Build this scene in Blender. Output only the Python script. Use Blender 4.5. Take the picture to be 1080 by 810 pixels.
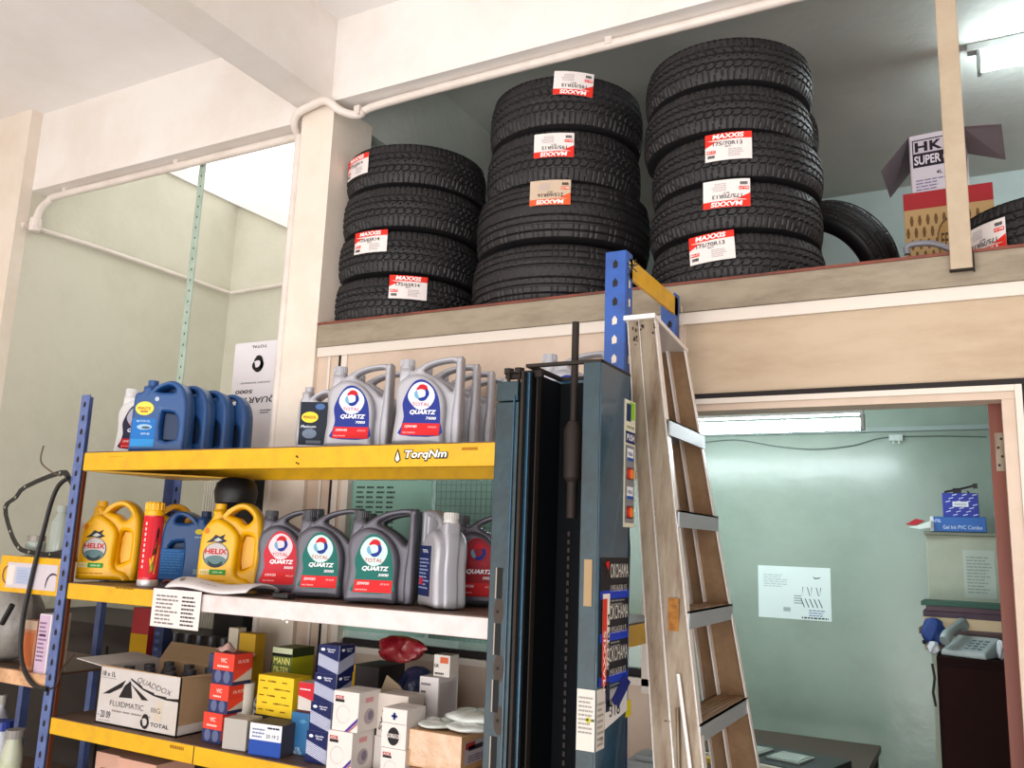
import bpy, bmesh, math, random
from mathutils import Vector, Matrix
random.seed(7)
for o in list(bpy.data.objects): bpy.data.objects.remove(o, do_unlink=True)
SC = bpy.context.scene
COL = SC.collection
PI = math.pi

# ------------------------------------------------------------------ camera
F, YAW, PIT, ROL, H = 908.5, .4958, .18264, .03667, 1.6
cy, sy = math.cos(YAW), math.sin(YAW)
FW = Vector((-sy*math.cos(PIT), cy*math.cos(PIT), math.sin(PIT)))
R1 = Vector((cy, sy, 0)); U1 = R1.cross(FW)
R2 = math.cos(ROL)*R1 + math.sin(ROL)*U1
U2 = -math.sin(ROL)*R1 + math.cos(ROL)*U1
CAM = Vector((0, 0, H))
cd = bpy.data.cameras.new('camera'); cam = bpy.data.objects.new('camera', cd); COL.objects.link(cam)
cd.sensor_width = 36; cd.lens = F/1080*36; cd.clip_start = .05
M = Matrix((R2, U2, -FW)).transposed().to_4x4(); M.translation = CAM
cam.matrix_world = M
SC.camera = cam

# ------------------------------------------------------------------ world, lights, exposure
SC.view_settings.view_transform = 'Standard'; SC.view_settings.look = 'None'
SC.view_settings.gamma = 1; SC.view_settings.use_curve_mapping = False
SC.view_settings.exposure = 0.67
w = bpy.data.worlds.new('world'); SC.world = w; w.use_nodes = True
bg = w.node_tree.nodes['Background']; bg.inputs[0].default_value = (.80, .90, 1, 1); bg.inputs[1].default_value = .26

def area(name, loc, rot, sx, sy_, e, col=(1, 1, 1)):
    l = bpy.data.lights.new(name, 'AREA'); l.shape = 'RECTANGLE'; l.size = sx; l.size_y = sy_; l.energy = e; l.color = col
    o = bpy.data.objects.new(name, l); COL.objects.link(o); o.location = loc; o.rotation_euler = rot
    return o
# daylight of the open shopfront behind the camera
area('shopfront_daylight', (-.6, -3.2, 2.0), (math.radians(84), 0, 0), 6.4, 3.0, 92, (1, .975, .95))
# upward fill lamp added to brighten the ceiling and beams
area('ceiling_fill', (-.8, -2.2, .35), (math.radians(152), 0, 0), 6.4, 1.6, 148, (1, .965, .95))

# ------------------------------------------------------------------ helpers
def ray(x, y): return FW*F + R2*(x-540) - U2*(y-405)
def at(x, y, Y): d = ray(x, y); return CAM + d*(Y/d.y)
def atX(x, y, X): d = ray(x, y); return CAM + d*(X/d.x)
def atZ(x, y, Z): d = ray(x, y); return CAM + d*((Z-H)/d.z)

def lin(h):
    h = h.lstrip('#'); out = []
    for i in (0, 2, 4):
        c = int(h[i:i+2], 16)/255
        out.append(c/12.92 if c <= .04045 else ((c+.055)/1.055)**2.4)
    return (*out, 1)
MATS = {}
def mat(name, col, rough=.5, metal=0, dirt=None, dirt_amt=0, scale=6, bump=0, bscale=40, emit=0, coat=0, spec=.5, stretch=None, alpha=None):
    if name in MATS: return MATS[name]
    m = bpy.data.materials.new(name); m.use_nodes = True; nt = m.node_tree; b = nt.nodes['Principled BSDF']
    b.inputs['Base Color'].default_value = lin(col); b.inputs['Roughness'].default_value = rough
    b.inputs['Metallic'].default_value = metal; b.inputs['Coat Weight'].default_value = coat
    b.inputs['Specular IOR Level'].default_value = spec
    if dirt or bump:
        tc = nt.nodes.new('ShaderNodeTexCoord'); mp = nt.nodes.new('ShaderNodeMapping')
        nt.links.new(tc.outputs['Object'], mp.inputs[0])
        if stretch: mp.inputs['Scale'].default_value = stretch
    if dirt:
        n = nt.nodes.new('ShaderNodeTexNoise'); n.inputs['Scale'].default_value = scale; n.inputs['Detail'].default_value = 7
        n.inputs['Roughness'].default_value = .65
        r = nt.nodes.new('ShaderNodeValToRGB'); r.color_ramp.elements[0].position = .42; r.color_ramp.elements[1].position = .72
        r.color_ramp.elements[0].color = (0, 0, 0, 1); r.color_ramp.elements[1].color = (dirt_amt,)*3+(1,)
        mx = nt.nodes.new('ShaderNodeMix'); mx.data_type = 'RGBA'
        nt.links.new(mp.outputs[0], n.inputs['Vector']); nt.links.new(n.outputs['Fac'], r.inputs[0])
        nt.links.new(r.outputs[0], mx.inputs['Factor']); mx.inputs['A'].default_value = lin(col); mx.inputs['B'].default_value = lin(dirt)
        nt.links.new(mx.outputs['Result'], b.inputs['Base Color'])
    if bump:
        n2 = nt.nodes.new('ShaderNodeTexNoise'); n2.inputs['Scale'].default_value = bscale; n2.inputs['Detail'].default_value = 4
        nt.links.new(mp.outputs[0], n2.inputs['Vector'])
        bp = nt.nodes.new('ShaderNodeBump'); bp.inputs['Strength'].default_value = bump; bp.inputs['Distance'].default_value = .01
        nt.links.new(n2.outputs['Fac'], bp.inputs['Height']); nt.links.new(bp.outputs[0], b.inputs['Normal'])
    if emit:
        b.inputs['Emission Color'].default_value = lin(col); b.inputs['Emission Strength'].default_value = emit
    if alpha is not None: b.inputs['Alpha'].default_value = alpha
    MATS[name] = m; return m
def ink(h, rough=.55):
    new = 'print_'+h.lstrip('#')+('' if rough == .55 else '_r%d' % int(rough*100))
    if new in MATS: return MATS[new]
    m = mat(new, h, rough, spec=.25); b = m.node_tree.nodes['Principled BSDF']; c = lin(h)
    b.inputs['Base Color'].default_value = tuple(min(1, v**1.18) for v in c[:3])+(1,)
    return m

def cat_(o, label=None, cat=None, group=None, kind=None):
    if label: o['label'] = label
    if cat: o['category'] = cat
    if group: o['group'] = group
    if kind: o['kind'] = kind
    return o
def empty(name, loc, rz, label, cat, group=None):
    o = bpy.data.objects.new(name, None); COL.objects.link(o); o.location = loc; o.rotation_euler = (0, 0, rz)
    o.empty_display_size = .05
    return cat_(o, label, cat, group)
def copy_tree(o, parent=None):
    c = o.copy(); COL.objects.link(c)
    if parent is not None: c.parent = parent
    for ch in list(o.children): copy_tree(ch, c)
    return c

class MB:
    def __init__(s): s.v = []; s.f = []; s.m = []
    def add(s, vs, fs, mi=0):
        b = len(s.v); s.v += [tuple(v) for v in vs]; s.f += [tuple(b+i for i in f) for f in fs]; s.m += [mi]*len(fs); return s
    def box(s, x0, x1, y0, y1, z0, z1, mi=0):
        return s.hexa([(x0, y0, z0), (x1, y0, z0), (x1, y1, z0), (x0, y1, z0), (x0, y0, z1), (x1, y0, z1), (x1, y1, z1), (x0, y1, z1)], mi)
    def hexa(s, p, mi=0):
        return s.add(p, [(0, 3, 2, 1), (4, 5, 6, 7), (0, 1, 5, 4), (1, 2, 6, 5), (2, 3, 7, 6), (3, 0, 4, 7)], mi)
    def quad(s, p, mi=0): return s.add(p, [tuple(range(len(p)))], mi)
    def slab(s, p, th, mi=0):      # polygon p given a thickness vector
        n = len(p); th = Vector(th); q = [Vector(a)+th for a in p]
        return s.add([Vector(a) for a in p]+q, [tuple(range(n))[::-1], tuple(range(n, 2*n))]+[(i, (i+1) % n, n+(i+1) % n, n+i) for i in range(n)], mi)
    def lathe(s, prof, seg=24, c=(0, 0, 0), mi=0, closed=False, axis='z'):
        vs = []; fs = []; n = len(prof)
        for i in range(seg):
            a = 2*PI*i/seg
            for r, z in prof:
                p = (r*math.cos(a), r*math.sin(a), z)
                if axis == 'y': p = (p[0], p[2], p[1])
                if axis == 'x': p = (p[2], p[0], p[1])
                vs.append((c[0]+p[0], c[1]+p[1], c[2]+p[2]))
        k = n if closed else n-1
        for i in range(seg):
            j = (i+1) % seg
            for q in range(k):
                fs.append((i*n+q, j*n+q, j*n+(q+1) % n, i*n+(q+1) % n))
        if not closed:
            fs.append(tuple(i*n for i in range(seg))[::-1]); fs.append(tuple(i*n+n-1 for i in range(seg)))
        return s.add(vs, fs, mi)
    def cyl(s, r, z0, z1, c=(0, 0, 0), seg=20, mi=0, r2=None, axis='z'): return s.lathe([(r, z0), (r if r2 is None else r2, z1)], seg, c, mi, axis=axis)
    def tube(s, pts, r, seg=10, mi=0):
        pts = [Vector(p) for p in pts]; vs = []; fs = []; n = len(pts); up = None
        for i, p in enumerate(pts):
            t = (pts[min(i+1, n-1)]-pts[max(i-1, 0)]).normalized()
            if up is None: up = t.orthogonal().normalized()
            else: up = (up - t*up.dot(t)).normalized()
            s2 = t.cross(up); rr = r[i] if isinstance(r, (list, tuple)) else r
            for k in range(seg):
                a = 2*PI*k/seg; vs.append(p+up*math.cos(a)*rr+s2*math.sin(a)*rr)
        for i in range(n-1):
            for k in range(seg):
                k2 = (k+1) % seg; fs.append((i*seg+k, i*seg+k2, (i+1)*seg+k2, (i+1)*seg+k))
        fs.append(tuple(range(seg))[::-1]); fs.append(tuple((n-1)*seg+k for k in range(seg)))
        return s.add(vs, fs, mi)
    def build(s, name, mats, parent=None, smooth=False, bevel=0, seg=2, angle=.6):
        me = bpy.data.meshes.new(name); me.from_pydata(s.v, [], s.f)
        mats = mats if isinstance(mats, (list, tuple)) else [mats]
        for m in mats: me.materials.append(m)
        me.polygons.foreach_set('material_index', s.m)
        if smooth: me.polygons.foreach_set('use_smooth', [True]*len(s.f))
        bm = bmesh.new(); bm.from_mesh(me); bmesh.ops.recalc_face_normals(bm, faces=bm.faces); bm.to_mesh(me); bm.free()
        if smooth: me.set_sharp_from_angle(angle=angle)
        o = bpy.data.objects.new(name, me); COL.objects.link(o)
        if parent is not None: o.parent = parent
        if bevel:
            b = o.modifiers.new('bevel', 'BEVEL'); b.width = bevel; b.segments = seg; b.limit_method = 'ANGLE'; b.angle_limit = .6
            b.harden_normals = False
        return o
def struct(name, mb, m, **k): o = mb.build(name, m, **k); o['kind'] = 'structure'; return o

def spl(pts, n=4, closed=True):
    out = []; N = len(pts)
    for i in range(N if closed else N-1):
        p = [Vector(pts[(i+j) % N] if closed else pts[min(max(i+j, 0), N-1)]) for j in (-1, 0, 1, 2)]
        for k in range(n):
            t = k/n
            out.append(.5*((2*p[1])+(-p[0]+p[2])*t+(2*p[0]-5*p[1]+4*p[2]-p[3])*t*t+(-p[0]+3*p[1]-3*p[2]+p[3])*t**3))
    if not closed: out.append(Vector(pts[-1]))
    return out
def plate(mb, outer, holes, depth, bev, yc=0, mi=0, n=4, br=2):
    """solid in the x-z plane with rounded edges, from an outline with holes"""
    cu = bpy.data.curves.new('c', 'CURVE'); cu.dimensions = '2D'; cu.fill_mode = 'BOTH'
    for pts in [outer]+list(holes):
        q = spl(pts, n) if n > 1 else [Vector(p) for p in pts]
        sp = cu.splines.new('POLY'); sp.points.add(len(q)-1)
        for i, p in enumerate(q): sp.points[i].co = (p[0], p[1], 0, 1)
        sp.use_cyclic_u = True
    cu.extrude = max(depth/2-bev, .0002); cu.bevel_depth = bev; cu.offset = -bev; cu.bevel_resolution = br
    o = bpy.data.objects.new('c', cu); COL.objects.link(o)
    dg = bpy.context.evaluated_depsgraph_get(); dg.update(); me = bpy.data.meshes.new_from_object(o.evaluated_get(dg))
    mb.add([(v.co.x, yc-v.co.z, max(v.co.y, 0)) for v in me.vertices], [tuple(p.vertices) for p in me.polygons], mi)
    bpy.data.objects.remove(o); bpy.data.curves.remove(cu); bpy.data.meshes.remove(me)
    return mb

TXT = {}
def text_geo(s, bold):
    if (s, bold) in TXT: return TXT[s, bold]
    cu = bpy.data.curves.new('t', 'FONT'); cu.body = s; cu.size = 1; cu.offset = .018*bold; cu.resolution_u = 3; cu.fill_mode = 'FRONT'
    o = bpy.data.objects.new('t', cu); COL.objects.link(o)
    dg = bpy.context.evaluated_depsgraph_get(); dg.update(); me = bpy.data.meshes.new_from_object(o.evaluated_get(dg))
    vs = [(v.co.x, v.co.y) for v in me.vertices]; fs = [tuple(p.vertices) for p in me.polygons]
    bpy.data.objects.remove(o); bpy.data.curves.remove(cu); bpy.data.meshes.remove(me)
    TXT[s, bold] = (vs, fs); return vs, fs

class Decal:
    """flat printing in (u, v): u to the right, v up"""
    def __init__(s): s.it = []
    def poly(s, pts, c, L=0, n=1): s.it.append(([tuple(p) for p in pts], [tuple(range(len(pts)))], c, L)); return s
    def rect(s, u0, v0, u1, v1, c, L=0, n=1):
        vs = []; fs = []
        for i in range(n+1):
            u = u0+(u1-u0)*i/n; vs += [(u, v0), (u, v1)]
        for i in range(n): fs.append((2*i, 2*i+2, 2*i+3, 2*i+1))
        s.it.append((vs, fs, c, L)); return s
    def ell(s, cu, cv, ru, rv, c, L=0, n=20): return s.poly([(cu+ru*math.cos(2*PI*i/n), cv+rv*math.sin(2*PI*i/n)) for i in range(n)], c, L)
    def arc(s, cu, cv, r0, r1, a0, a1, c, L=0, n=10, sv=1.0):
        vs = []; fs = []
        for i in range(n+1):
            a = math.radians(a0+(a1-a0)*i/n); t = i/n; mid = math.sin(PI*t)**.5 if 0 < t < 1 else .05
            rm = (r0+r1)/2; hw = (r1-r0)/2*mid
            vs += [(cu+(rm-hw)*math.cos(a), cv+(rm-hw)*math.sin(a)*sv), (cu+(rm+hw)*math.cos(a), cv+(rm+hw)*math.sin(a)*sv)]
        for i in range(n): fs.append((2*i, 2*i+1, 2*i+3, 2*i+2))
        s.it.append((vs, fs, c, L)); return s
    def text(s, t, cu, cv, h, c, w=None, L=1, bold=1, it=0, rot=0):
        vs, fs = text_geo(t, bold)
        if not vs: return s
        x0 = min(v[0] for v in vs); x1 = max(v[0] for v in vs); y0 = min(v[1] for v in vs); y1 = max(v[1] for v in vs)
        sv = h/(y1-y0); su = sv if w is None else w/(x1-x0); ca, sa = math.cos(math.radians(rot)), math.sin(math.radians(rot)); out = []
        for x, y in vs:
            v = (y-(y0+y1)/2)*sv; u = (x-(x0+x1)/2)*su+it*v
            out.append((cu+u*ca-v*sa, cv+u*sa+v*ca))
        s.it.append((out, fs, c, L)); return s
    def lines(s, u0, v0, u1, v1, n, c, L=1, fill=.45, ragged=.35, words=4):
        rnd = random.Random(int((u0+v0*3+u1)*9999)+n); dv = (v1-v0)/n
        for i in range(n):
            u = u0; end = u1-(u1-u0)*ragged*rnd.random()
            while u < end:
                l = (u1-u0)/words*(.4+.7*rnd.random()); s.rect(u, v0+i*dv, min(u+l, end), v0+i*dv+dv*fill, c, L); u += l+(u1-u0)*.03
        return s
    def build(s, name, parent, fn, rough=.55, step=.0005):
        mb = MB(); cols = []
        for vs, fs, c, L in s.it:
            if c not in cols: cols.append(c)
            mb.add([fn(u, v, .0006+step*L) for u, v in vs], fs, cols.index(c))
        me = bpy.data.meshes.new(name); me.from_pydata(mb.v, [], mb.f)
        for c in cols: me.materials.append(c if not isinstance(c, str) else ink(c, rough))
        me.polygons.foreach_set('material_index', mb.m)
        o = bpy.data.objects.new(name, me); COL.objects.link(o)
        if parent is not None: o.parent = parent
        return o
def on_front(y): return lambda u, v, o: (u, y-o, v)
def on_back(y): return lambda u, v, o: (-u, y+o, v)
def on_right(x): return lambda u, v, o: (x+o, u, v)
def on_top(z): return lambda u, v, o: (u, v, z+o)
def on_cyl(r, z0=0, a0=-PI/2): return lambda u, v, o: ((r+o)*math.cos(a0+u/r), (r+o)*math.sin(a0+u/r), z0+v)

# ------------------------------------------------------------------ materials
m_ceil = mat('painted_ceiling', '#eeeae8', .8, dirt='#dcd3cd', dirt_amt=.5, scale=1.5, bump=.05)
m_beam = mat('painted_beam', '#e9e3de', .75, dirt='#d2c4b4', dirt_amt=.5, scale=2, bump=.08)
m_pillar = mat('painted_pillar', '#e4d8ca', .7, dirt='#c9b59c', dirt_amt=.5, scale=3, bump=.1)
m_lwall = mat('pale_green_wall', '#cfcbba', .75, dirt='#bab6a2', dirt_amt=.6, scale=2.2, bump=.15)
m_loft = mat('loft_plaster', '#ccd0c8', .8, dirt='#b5bdb5', dirt_amt=.6, scale=2, bump=.3, bscale=20)
m_loftw = mat('loft_wall_paint', '#bccac6', .7, dirt='#a6b8b3', dirt_amt=.6, scale=3)
m_office = mat('office_gloss_wall', '#8c9d91', .23, dirt='#7d8e81', dirt_amt=.7, scale=3, bump=.12, bscale=16)
m_ledge = mat('ledge_board', '#968975', .6, dirt='#6e604e', dirt_amt=.8, scale=5, stretch=(1, 1, 4))
m_ledge_top = mat('ledge_redbrown', '#7a3a28', .6, dirt='#3a2018', dirt_amt=.8, scale=8)
m_hard = mat('hardboard_panel', '#bfaa90', .6, dirt='#987c5e', dirt_amt=.6, scale=4, stretch=(.5, 1, 2))
m_pink = mat('hardboard_pinkish', '#d0bba8', .6, dirt='#b59a84', dirt_amt=.5, scale=4)
m_white = mat('white_batten', '#d9cec2', .5)
m_dark = mat('dark_gap', '#1a1414', .8)
m_floor = mat('cement_floor', '#6b655d', .6, dirt='#3c3833', dirt_amt=.8, scale=4)
m_jamb = mat('door_jamb_wood', '#6e2a0a', .5, dirt='#4a1c0a', dirt_amt=.7, scale=6, stretch=(4, 4, .4))
m_pvc = mat('pvc_pipe', '#e3d8cf', .4, dirt='#b9aa9c', dirt_amt=.4, scale=8)
m_steel_y = mat('yellow_enamel', '#dfa90e', .35, dirt='#b98a1c', dirt_amt=.6, scale=14)
m_steel_w = mat('chipped_white_enamel', '#ded2d0', .4, dirt='#b8aaa4', dirt_amt=.5, scale=14)
m_steel_b = mat('blue_enamel', '#1f4f9e', .4, dirt='#16305c', dirt_amt=.5, scale=18)
m_steel_b2 = mat('faded_blue_enamel', '#5b6da0', .4, dirt='#2c3a66', dirt_amt=.6, scale=18)
m_shelfb = mat('shelf_board_brown', '#5e4638', .5, dirt='#3a2a22', dirt_amt=.7, scale=9)
m_alu = mat('worn_aluminium', '#877a68', .45, metal=.35, dirt='#553a22', dirt_amt=.9, scale=9, stretch=(3, 3, .5), bump=.1)
m_alu_d = mat('brown_stained_aluminium', '#84684a', .6, metal=.15, dirt='#6e4a28', dirt_amt=.8, scale=14, bump=.2)
m_alu_b = mat('lit_aluminium_edge', '#e4ddd8', .35, metal=.3)  # paler copy of the aluminium, paints in the lit look of rail edges
m_tread = mat('tyre_rubber', '#171517', .55, dirt='#262223', dirt_amt=.6, scale=12, spec=.5)
m_wall_rub = mat('tyre_sidewall', '#131214', .5)
m_lift = mat('lift_blue_steel', '#0c4059', .26, dirt='#0c1e28', dirt_amt=.6, scale=8, bump=.06, coat=.2)
m_lift_f = mat('lift_grimy_flange', '#18323a', .42, dirt='#131618', dirt_amt=.8, scale=14, bump=.15)
m_lift_in = mat('lift_black_inside', '#05080c', .7, spec=.15)  # near-black, for the sheets over the column's inner faces
m_rust = mat('rusty_steel', '#231b15', .7, metal=.3, dirt='#2a1c16', dirt_amt=.8, scale=40)
m_tube = mat('fluorescent_tube', '#eefaff', .3, emit=32)
m_black = mat('black_rubber', '#141314', .5)
m_glass = mat('window_glass', '#cfe6de', .05, alpha=.25)

# ------------------------------------------------------------------ structure
XL, XR, CZ = -4.2, 2.6, 3.72
struct('floor', MB().box(-4.7, XR, -3.2, 5.5, -.05, 0), m_floor)
struct('ceiling', MB().box(-4.7, XR, -3.2, 2.5, CZ, CZ+.08), m_ceil)
struct('wall_left', MB().box(-4.75, XL, 2.5, 4.44, 0, 3.84), m_lwall)
struct('wall_left', MB().box(-4.75, -4.62, -3.2, 2.5, 0, CZ), m_pillar)
struct('wall_right', MB().box(XR, XR+.1, -3.2, 5.5, 0, 3.9), m_beam)
struct('wall_back', MB().slab([(-4.2, 3.87, 0), (-2.4, 3.87, 0), (-2.4, 3.87, 2.97), (-4.2, 3.87, 3.79)], (0, .06, 0)), m_lwall)
struct('trim_1', MB().box(XL, XL+.02, 3.28, 3.86, 3.72, 3.80).slab([(-4.2, 3.86, 3.73), (-2.42, 3.86, 2.86), (-2.42, 3.86, 2.99), (-4.2, 3.86, 3.80)], (0, -.02, 0)), m_ceil)
# translucent roofing over the rear bay, its daylight put in as glow
m_sky = mat('daylit_glow_sheet', '#ffffff', .5, emit=.8)
struct('ceiling_1', MB().box(-4.2, -2.41, 2.61, 4.44, 3.80, 3.84), m_sky)
struct('sky_sheet', MB().box(-4.2, -2.41, 4.40, 4.44, 2.0, 3.80), m_sky)  # upright glowing sheet added behind the wall as bright sky
# beams
struct('trim_2', MB().box(-4.2, -2.41, 2.5, 2.60, 3.295, CZ), m_beam)          # left cross beam
struct('trim_3', MB().box(-2.24, XR, 2.5, 2.60, 3.352, CZ+.1), m_beam)         # right cross beam
struct('trim_4', MB().box(-2.41, -2.24, -3.2, 2.5, 3.352, CZ), m_beam)         # long beam
struct('trim_5', MB().box(-2.41, -2.24, 2.6, 5.4, 3.33, 3.9), m_loft)          # its run over the loft
struct('wall_back_left_pillar', MB().box(-4.75, XL-.001, 2.44, 2.50, 0, CZ), m_pillar)
struct('trim_6', MB().box(-2.392, -2.222, 2.5, 2.75, 0, 3.352), m_pillar)      # pillar
# loft
struct('wall_loft_left', MB().box(-2.40, -2.30, 2.75, 5.4, 0, 3.34), m_loftw)
struct('wall_loft_back', MB().box(-2.4, XR, 5.40, 5.5, 2.3, 3.9), m_loftw)
struct('ceiling_loft', MB().box(-2.4, XR, 2.6, 5.5, 3.8, 3.88), m_loft)
struct('floor_loft', MB().box(-2.30, XR, 2.53, 5.4, 2.32, 2.405), m_ledge_top)
struct('trim_7', MB().box(-2.218, XR, 2.50, 2.53, 2.318, 2.405), m_ledge)      # fascia of the loft
struct('trim_8', MB().box(-2.218, XR, 2.495, 2.54, 2.405, 2.413), m_ledge_top)
struct('trim_9', MB().box(-2.218, XR, 2.508, 2.53, 2.280, 2.317), m_white)
# partition under the loft
pw = MB().box(-2.30, -2.03, 2.52, 2.56, 0, 2.28).box(-2.03, -.86, 2.52, 2.56, 0, 1.215).box(-2.03, -.86, 2.52, 2.56, 1.83, 2.28).box(-.86, -.76, 2.52, 2.56, 0, 2.28)
struct('wall_partition', pw, m_pink)
struct('wall_partition_over_door', MB().box(-.76, XR, 2.52, 2.56, 2.055, 2.28).box(.155, XR, 2.52, 2.56, 0, 2.055), m_hard)
struct('trim_10', MB().box(-2.115, -2.108, 2.515, 2.522, 0, 2.28).box(-2.165, -2.155, 2.514, 2.522, 0, 2.28, 1).box(-2.1, -2.075, 2.514, 2.522, 0, 2.28, 1), [m_dark, m_white])
# window frame
struct('window_1', MB().box(-2.03, -.86, 2.505, 2.57, 1.205, 1.225).box(-2.03, -.86, 2.505, 2.57, 1.83, 1.85).box(-2.05, -2.02, 2.505, 2.57, 1.185, 1.85).box(-.89, -.86, 2.505, 2.57, 1.185, 1.85)
       .box(-2.015, -.87, 2.53, 2.55, 1.226, 1.248, 1), [m_white, m_dark])
MB().box(-2.02, -.88, 2.543, 2.547, 1.225, 1.83).build('glass', m_glass, bpy.data.objects['window_1'])
# door frame: dark line, pale casing, reddish jamb
z = 2.048
struct('door_1', MB().box(-.80, .1325, 2.503, 2.52, z-.0035, z+.012, 2).box(-.80, .1015, 2.498, 2.522, z-.020, z-.004, 0).box(-.80, .105, 2.506, 2.60, z-.040, z-.020, 3)
       .box(.102, .118, 2.497, 2.522, 0, z-.004, 0).box(.118, .133, 2.507, 2.522, 0, z-.0045, 2).box(.133, .155, 2.500, 2.53, 0, z+.03, 0)
       .box(.072, .1015, 2.5065, 2.60, 0, z-.0405, 3).box(.041, .078, 2.575, 2.63, 0, z-.02, 1)
       .box(.155, XR, 2.507, 2.522, z+.012, z+.03, 2).box(.133, XR, 2.502, 2.53, z-.006, z+.012, 0).box(.052, .074, 2.572, 2.576, 1.83, 1.93, 4)
       .box(-.80, -.76, 2.503, 2.6, 0, z-.02, 3), [m_white, m_jamb, m_dark, m_pink, m_alu])
d = Decal()
for k in range(4): d.ell(.059+.008*(k % 2), 1.845+.023*k, .0035, .0035, '#3a302a')
d.build('screw_hole', bpy.data.objects['door_1'], on_front(2.5715))
# office
struct('wall_office_back', MB().box(-2.3, XR, 3.80, 3.88, 0, 2.32), m_office)
struct('wall_office_right', MB().box(.42, .5, 2.6, 3.80, 0, 2.32), m_office)
struct('ceiling_office', MB().box(-2.3, .42, 2.6, 3.8, 2.27, 2.32), m_loftw)
struct('trim_11', MB().box(-2.3, .42, 3.77, 3.80, 2.20, 2.27).box(-2.3, .42, 3.765, 3.80, 2.10, 2.118), mat('grey_conduit', '#8b9a96', .5))

# ------------------------------------------------------------------ steel shelving rack
XA, XB, YF, YB = -2.815, -.785, 2.0, 2.44
S1, S2, S3 = 1.868, 1.412, .965
rack = empty('shelving_rack', (0, 0, 0), 0, 'blue post steel rack with yellow beam shelves full of oil jugs and filter boxes', 'shelf rack')
def post(x0, x1, y, z1, m, sgn=1, name='post'):
    mb = MB().box(x0, x1, y-.002, y+.002, 0, z1, 0)
    xs = x1 if sgn > 0 else x0
    mb.box(xs-.002, xs+.002, y, y+.045 if y < 2.2 else y-.045, 0, z1, 0)
    k = 0; zz = z1-.035; cx = (x0+x1)/2
    while zz > .3:
        mb.add([(cx-.006, y-.0026, zz-.011), (cx+.006, y-.0026, zz-.009), (cx+.007, y-.0026, zz+.004), (cx, y-.0026, zz+.013), (cx-.007, y-.0026, zz+.004)], [(0, 1, 2, 3, 4)], 1 if k < 3 or sgn < 0 else 2)
        mb.quad([(xs+.0026, y+.016, zz-.011), (xs+.0026, y+.028, zz-.009), (xs+.0026, y+.028, zz+.009), (xs+.0026, y+.016, zz+.011)], 1 if sgn < 0 else 2)
        zz -= .05; k += 1
    return mb.build(name, [m, m_dark, ink('#d9cfc2')], rack)
post(-2.862, -2.817, 1.995, 2.075, m_steel_b2, -1)
post(-.815, -.76, 1.995, 2.352, m_steel_b)
post(-2.862, -2.817, 2.445, 2.0, m_steel_b2, -1); post(-.815, -.76, 2.445, 2.352, m_steel_b)
pm = MB().box(-2.812, -2.806, 2.0, 2.012, 0, S1-.07, 0)
pm.build('bracket', ink('#6b3a1e'), rack)
def shelf(z, h, mfront, split=None, joint=None):
    mb = MB()
    if split: mb.box(XA, split, YF-.001, YF+.02, z-h, z-.004, 0).box(split, XB, YF-.001, YF+.02, z-h, z-.004, 1)
    else: mb.box(XA, XB, YF-.001, YF+.02, z-h, z-.004, 0)
    if joint: mb.box(joint, joint+.003, YF-.003, YF, z-h, z-.004, 2)
    mb.build('front_beam', [mfront, m_steel_w, m_dark], rack, bevel=.003)
    MB().box(XA, XB, YB-.02, YB, z-h, z-.004).build('rear_beam', m_steel_y, rack, bevel=.003)
    for x in (XA+.0, XB-.02): MB().box(x, x+.02, YF+.02, YB-.02, z-h, z-.006).build('end_beam', m_steel_y, rack)
    MB().box(XA+.002, XB-.002, YF+.001, YB-.002, z-.012, z-.0012).build('shelf_board', m_shelfb, rack)
shelf(S1, .068, m_steel_y); shelf(S2, .058, m_steel_y, split=-2.27); shelf(S3, .056, m_steel_y, joint=-2.13)
MB().slab([(-2.8, 2.02, S1-.070), (-2.8, 2.42, S1-.070), (-2.4, 2.42, S1-.070)], (0, 0, .006)).build('corner_brace', m_steel_y, rack)
MB().box(-.765, -.758, 2.02, 2.43, 2.285, 2.34).build('end_beam', m_steel_y, rack)
# wire twisted at the top of the right post
mb = MB(); c = Vector((-.755, 2.015, 2.305))
for a, b in (((0, -.012, -.02), (.02, -.012, .022)), ((-.006, -.012, .018), (.022, -.012, -.012)), ((0, -.01, 0), (.026, -.014, .008))): mb.tube([c+Vector(a), c+Vector(b)], .0016, 6)
mb.build('wire_tie', m_dark, rack)
# writing on the top beam
d = Decal()
bx = at(445, 480, 2.0).x; bz = S1-.036; s = .001/.3
d.poly([(bx-.093, bz-.012), (bx-.082, bz-.021), (bx-.07, bz-.012), (bx-.074, bz+.004), (bx-.082, bz+.021), (bx-.09, bz+.004)], '#1d2a1c', 0)
d.poly([(bx-.089, bz-.010), (bx-.082, bz-.017), (bx-.074, bz-.010), (bx-.082, bz+.013)], '#f1efe2', 1)
d.text('TorqNm', bx+.012, bz, .034, '#20261e', .15, 1, 5, it=.25); d.text('TorqNm', bx+.012, bz+.001, .028, '#f1efe2', .142, 2, 1.5, it=.25)
d.build('beam_sticker', rack, on_front(YF-.001))
d = Decal()
d.rect(at(487, 479, 2.0).x, bz+.012, at(504, 479, 2.0).x, bz+.02, '#b07d18', 0).lines(at(116, 480, 2.0).x, bz+.014, at(130, 480, 2.0).x, bz+.018, 1, '#b08a3a', 0)
for k, (px, py) in enumerate(((313, 481), (313, 488), (314, 482), (315, 489))): p = at(px, py, 2.0); d.rect(p.x-.003, p.z-.003, p.x+.004, p.z+.002, '#5a3a10', 0)
d.build('beam_marks', rack, on_front(YF-.001))
d = Decal()
for k in range(6):
    p = at(299+(k % 2)*4, 641+3*k, 2.0); d.rect(p.x-.004, p.z-.003, p.x+.004, p.z+.003, '#f6f2ee')
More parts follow.
